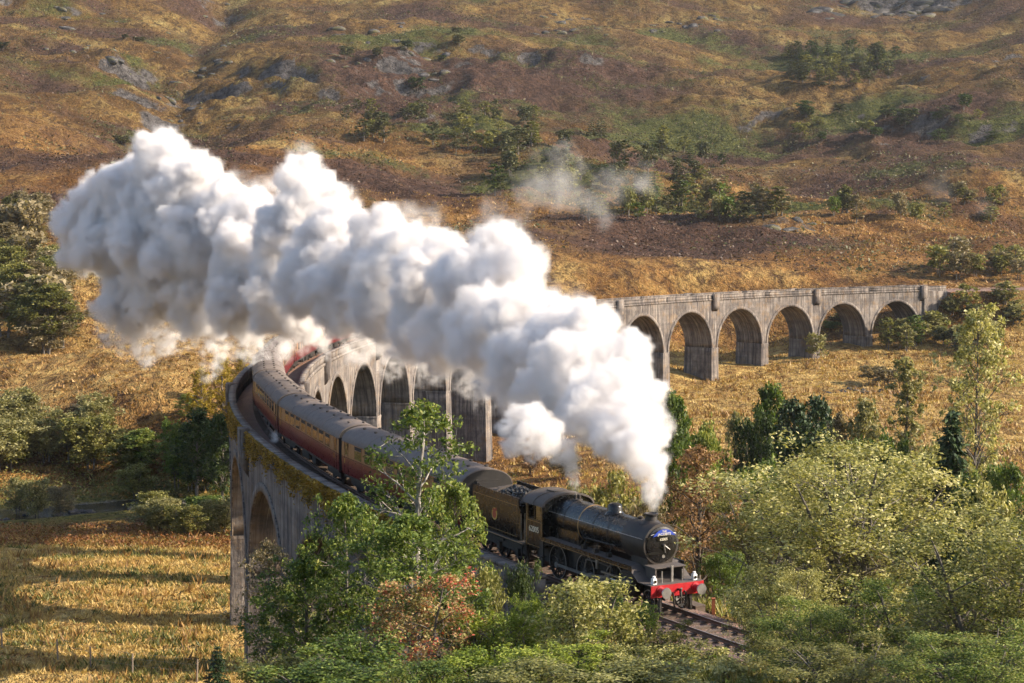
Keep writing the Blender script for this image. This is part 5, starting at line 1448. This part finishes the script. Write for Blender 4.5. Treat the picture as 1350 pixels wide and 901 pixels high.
for i in range(36):
    t = rv.uniform(0, 1); a = int(rv.uniform(1, 5)); q = RIVER[a] + (RIVER[a + 1] - RIVER[a]) * t + np.array([rv.uniform(-2, 2), rv.uniform(-4.5, 4.5)])
    s = rv.uniform(.35, 1.0); o = link(bpy.data.objects.new('river_stone', rv.choice(RK))); o.location = (q[0], q[1], 7.9); o.scale = (s, s, s * .8); o.rotation_euler = (0, 0, rv.uniform(0, 6))
    tag(o, 'grey stone in the river bed left of the viaduct', 'stone', 'stones in the river')
for i in range(30):
    px = 1085 + i * 5 + rv.uniform(-3, 3); x, y, z = hit(px, 517 + rv.uniform(-2, 2), 250); z -= .25
    s = rv.uniform(.4, 1.0); o = link(bpy.data.objects.new('bank_stone', rv.choice(RK))); o.location = (x, y, z); o.scale = (s, s, s); o.rotation_euler = (0, 0, rv.uniform(0, 6))
    tag(o, 'dark stone in the broken line across the golden meadow', 'stone', 'line of stones across the meadow')

# --- fence posts, lineside post
for i, (px, y, top) in enumerate([(2, 134, 800), (75, 130, 842), (118, 127, 848), (173, 125, 858), (258, 122, 868)]):
    q = ray(px, 800, y); g = h1(q[0], y)
    m_ = MB(); m_.lathe((0, 0, -.4), (0.02 * (i - 2), 0, 1), [(0, .07), (.4, .068), (1.95, .06), (2.0, .03)], 8)
    o = m_.build('fence_post', M['post']); o.location = (q[0], y, g)
    tag(o, ['grey fence post at the very edge of the field', 'grey fence post between the edge post and the middle one', 'middle grey fence post of the five in the field', 'grey fence post between the middle one and the little spruce', 'grey fence post nearest the little spruce'][i], 'fence post', 'fence posts in the field')
    if i:
        w = MB()
        for hz in (.7, 1.2, 1.6): w.rod((0, 0, hz), (pq[0] - q[0], pq[1] - y, pq[2] - g + hz), .008, 4)
        w.build('wire', M['steel'], o)
    pq = (q[0], y, g)
c = MB(); c.box(-.07, .07, -.07, .07, -.3, .62); c.box(-.09, .09, -.09, .09, .62, .66)
mk = c.build('marker_post', M['wood_ply']); ph = R_(209.25); mk.location = arc(ph, RAD - 2.9, ZR - .55)
tag(mk, 'short orange marker post beside the rails right of the buffer beam', 'marker post')
c = MB(); c.box(-.25, .25, -.8, .8, 0, .28); c.box(-.27, .27, -.82, .82, .28, .33)
mk = c.build('cable_box', M['timber']); ph = R_(209.1); mk.location = arc(ph, RAD - 2.1, ZR - .42); mk.rotation_euler = (0, 0, ph)
tag(mk, 'low brown box lying beside the rails under the orange marker post', 'box')
#STEAM

# ------------------------------------------------------------------ steam
def steam_mat(name, dens, col=(.99, .975, .965), aniso=0.0, nscale=0.0, lo=.35, hi=.6, floor_=None):
    m = bpy.data.materials.new(name); m.use_nodes = True; nt = m.node_tree; nt.nodes.clear()
    o = nt.nodes.new('ShaderNodeOutputMaterial'); v = nt.nodes.new('ShaderNodeVolumePrincipled')
    nt.links.new(v.outputs[0], o.inputs['Volume'])
    v.inputs['Color'].default_value = (*col, 1); v.inputs['Anisotropy'].default_value = aniso
    v.inputs['Density'].default_value = dens
    if nscale and floor_ is None:
        v.inputs['Density Attribute'].default_value = ''
        a = nd(nt, 'ShaderNodeAttribute', attribute_name='density').outputs['Fac']
        n = noise(nt, nscale, 3, .6, nd(nt, 'ShaderNodeTexCoord').outputs['Object'])
        n = ramp(nt, n, [(lo, (0, 0, 0)), (hi, (1, 1, 1))])
        nt.links.new(mth(nt, 'MULTIPLY', mth(nt, 'MULTIPLY', a, n), dens), v.inputs['Density'])
    elif nscale:
        # vapour is uneven: thick curls, thin seams
        v.inputs['Density Attribute'].default_value = ''
        a = nd(nt, 'ShaderNodeAttribute', attribute_name='density').outputs['Fac']
        n = noise(nt, nscale, 3, .65, nd(nt, 'ShaderNodeTexCoord').outputs['Object'], .6)
        n = ramp(nt, n, [(lo, (floor_, floor_, floor_)), (hi, (1, 1, 1))])
        nt.links.new(mth(nt, 'MULTIPLY', mth(nt, 'MULTIPLY', a, n), dens), v.inputs['Density'])
    return m
def steam_object(name, label, pts, rad, voxel, mat):
    me = bpy.data.meshes.new(name); me.from_pydata(np.asarray(pts).tolist(), [], [])
    a = me.attributes.new('rad', 'FLOAT', 'POINT'); a.data.foreach_set('value', np.asarray(rad, np.float32))
    ob = link(bpy.data.objects.new(name, me))
    ng = bpy.data.node_groups.new(name, 'GeometryNodeTree')
    ng.interface.new_socket('Geometry', in_out='INPUT', socket_type='NodeSocketGeometry')
    ng.interface.new_socket('Geometry', in_out='OUTPUT', socket_type='NodeSocketGeometry')
    N = ng.nodes; gi = N.new('NodeGroupInput'); go = N.new('NodeGroupOutput')
    mp = N.new('GeometryNodeMeshToPoints'); na = N.new('GeometryNodeInputNamedAttribute'); na.data_type = 'FLOAT'; na.inputs['Name'].default_value = 'rad'
    pv = N.new('GeometryNodePointsToVolume'); pv.resolution_mode = 'VOXEL_SIZE'; pv.inputs['Voxel Size'].default_value = voxel; pv.inputs['Density'].default_value = 1
    sm = N.new('GeometryNodeSetMaterial'); sm.inputs['Material'].default_value = mat
    l = ng.links.new
    l(gi.outputs[0], mp.inputs[0]); l(na.outputs[0], pv.inputs['Radius']); l(mp.outputs[0], pv.inputs[0]); l(pv.outputs[0], sm.inputs[0]); l(sm.outputs[0], go.inputs[0])
    md = ob.modifiers.new('steam', 'NODES'); md.node_group = ng
    tag(ob, label, 'steam', kind='stuff')
    return ob
def billows(lobes, rng, k1=14, k2=8, k3=0, r1=(.24, .44), r2=(.25, .45), squash=.9):
    """big lobes carry smaller lobes, those smaller ones again"""
    pts, rad = [], []
    for c, r in lobes:
        pts.append(c); rad.append(r)
        for i in range(k1):
            d = rng.normal(size=3); d[2] += .25; d /= np.linalg.norm(d)
            q = r * rng.uniform(*r1); o = c + d * (r - q * .25); pts.append(o); rad.append(q)
            for j in range(k2):
                e = rng.normal(size=3) * .8 + d; e /= np.linalg.norm(e)
                t = q * rng.uniform(*r2); p2 = o + e * (q - t * .2); pts.append(p2); rad.append(t)
                for g in range(k3):
                    e2 = rng.normal(size=3) * .8 + e; e2 /= np.linalg.norm(e2); u = t * rng.uniform(.28, .5)
                    pts.append(p2 + e2 * (t - u * .1)); rad.append(u)
    return np.array(pts), np.array(rad)
rng = np.random.default_rng(61)
PL = [(861, 669, 72.4, 7), (861, 660, 72.6, 11), (860, 645, 73.3, 17), (856, 622, 74.3, 25), (845, 592, 75.5, 32), (815, 572, 77.5, 36), (846, 560, 77, 30), (785, 545, 80, 42), (825, 520, 80, 38), (760, 505, 84, 48), (805, 480, 84, 38),
      (725, 520, 87, 40), (735, 455, 90, 46), (775, 440, 88, 34), (690, 490, 93, 46), (690, 430, 95, 46), (655, 445, 99, 50), (660, 375, 103, 46), (662, 330, 105, 32), (690, 350, 101, 26), (625, 385, 106, 46), (600, 440, 108, 42), (575, 370, 112, 46), (560, 425, 113, 46),
      (535, 335, 118, 36), (515, 395, 119, 50), (500, 330, 122, 38), (470, 385, 126, 50), (450, 310, 131, 40), (430, 365, 132, 50), (408, 270, 138, 38), (396, 232, 140, 24), (385, 320, 140, 46), (375, 390, 140, 46), (335, 360, 147, 54), (330, 300, 149, 42), (305, 275, 152, 32),
      (320, 405, 147, 34), (275, 330, 155, 54), (255, 265, 157, 46), (215, 225, 161, 38), (270, 395, 156, 38), (215, 300, 162, 54), (225, 370, 162, 48), (165, 255, 166, 38), (165, 320, 167, 50), (175, 390, 166, 38), (125, 290, 171, 36), (112, 330, 173, 28)]
lobes = [(ray(px, py, y), r / FOC * y * (1.0 if y < 76 else 1.12)) for px, py, y, r in PL]
near = [l for l in lobes if l[0][1] < 92]; far = [l for l in lobes if l[0][1] >= 92]
msteam = steam_mat('steam_dense', 3.4, col=(.93, .915, .912), nscale=.75, lo=.38, hi=.60, floor_=.05)
p, r = billows(near, rng, 20, 10, 4, r1=(.2, .5))
steam_object('steam_column', 'fresh white column of steam rising from the locomotive chimney', p, r, .13, msteam)
p, r = billows(far, rng, 24, 11, 5, r1=(.16, .5), r2=(.2, .5))
steam_object('steam_cloud', 'huge billowing white steam cloud trailing back over the train', p, r, .25, msteam)
# thin torn outer veil
p, r = billows([(c + np.array([0, 0, rng.normal() * .5]), q * 1.12) for c, q in lobes[4:]], rng, 9, 4, 0, r1=(.25, .5))
steam_object('steam_veil', 'thin torn veil of vapour round the steam cloud', p, r, .5, steam_mat('steam_veil', .4, nscale=.5, lo=.47, hi=.68))
# jet from the safety valve
J = [(757, 648, 79.0, 4.5), (757, 637, 78.6, 8), (754, 622, 78, 11), (749, 605, 77.5, 14), (740, 592, 77, 18), (722, 583, 76.5, 21), (698, 576, 76.5, 23), (704, 552, 77, 21), (676, 588, 77, 17), (730, 566, 77, 16), (668, 566, 77, 15), (704, 602, 77, 12), (684, 548, 77.5, 16)]
p, r = billows([(ray(a, b, y), q / FOC * y) for a, b, y, q in J], rng, 18, 8, 3)
steam_object('steam_jet', 'thin white steam jet blowing off from the safety valve above the cab', p, r, .09, steam_mat('steam_jet', 3.0, col=(.95, .935, .93), nscale=1.6, lo=.38, hi=.6, floor_=.05))
# torn shreds under the cloud and drifting wisps
def shreds(name, label, lst, dens, voxel, nscale, seed, lo=.4, hi=.62):
    rg_ = np.random.default_rng(seed)
    p, r = billows([(ray(a, b, y), q / FOC * y) for a, b, y, q in lst], rg_, 16, 6, 0, r1=(.3, .6))
    steam_object(name, label, p, r, voxel, steam_mat(name, dens, nscale=nscale, lo=lo, hi=hi))
shreds('steam_shreds', 'torn white shreds of steam hanging under the cloud over the carriages', [(150, 440, 166, 22), (190, 458, 166, 22), (225, 445, 165, 24), (280, 450, 158, 26), (330, 455, 152, 24), (375, 460, 148, 20), (420, 455, 140, 20), (470, 455, 132, 24), (520, 470, 124, 26), (560, 490, 118, 22), (610, 500, 110, 22), (280, 490, 158, 16), (345, 478, 152, 14), (160, 455, 166, 18), (200, 466, 166, 16), (640, 525, 104, 22), (500, 452, 128, 22)], .9, .3, .95, 71, .47, .62)
shreds('steam_puff', 'little white puff of steam beside the carriage wheels', [(362, 578, 119, 7), (356, 570, 120, 5)], 1.6, .1, 1.6, 72)
shreds('steam_wisp', 'faint grey wisp of old steam drifting before the hillside wood', [(735, 225, 330, 34), (760, 250, 330, 36), (700, 250, 330, 28), (800, 245, 330, 26), (850, 238, 330, 22), (650, 275, 330, 20), (790, 290, 330, 20)], .085, .8, .12, 73, .42, .7)
shreds('steam_wisp', 'faint pale wisp of old steam over the right-hand moor', [(1240, 250, 380, 22), (1248, 280, 380, 20), (1300, 270, 380, 16)], .022, .8, .12, 74, .42, .7)

# ------------------------------------------------------------------ the air of the glen
m = bpy.data.materials.new('haze'); m.use_nodes = True; m.node_tree.nodes.clear()
_o = m.node_tree.nodes.new('ShaderNodeOutputMaterial'); _v = m.node_tree.nodes.new('ShaderNodeVolumePrincipled')
_v.inputs['Color'].default_value = (.86, .92, 1, 1); _v.inputs['Density'].default_value = 0.00004; _v.inputs['Anisotropy'].default_value = .2
m.node_tree.links.new(_v.outputs[0], _o.inputs['Volume'])
hz = MB().box(-1060, 1060, -360, 1680, -30, float(GZ.max()) + 60).build('haze', m)
tag(hz, 'thin pale haze filling the glen and softening the far hillside', 'haze', kind='stuff')
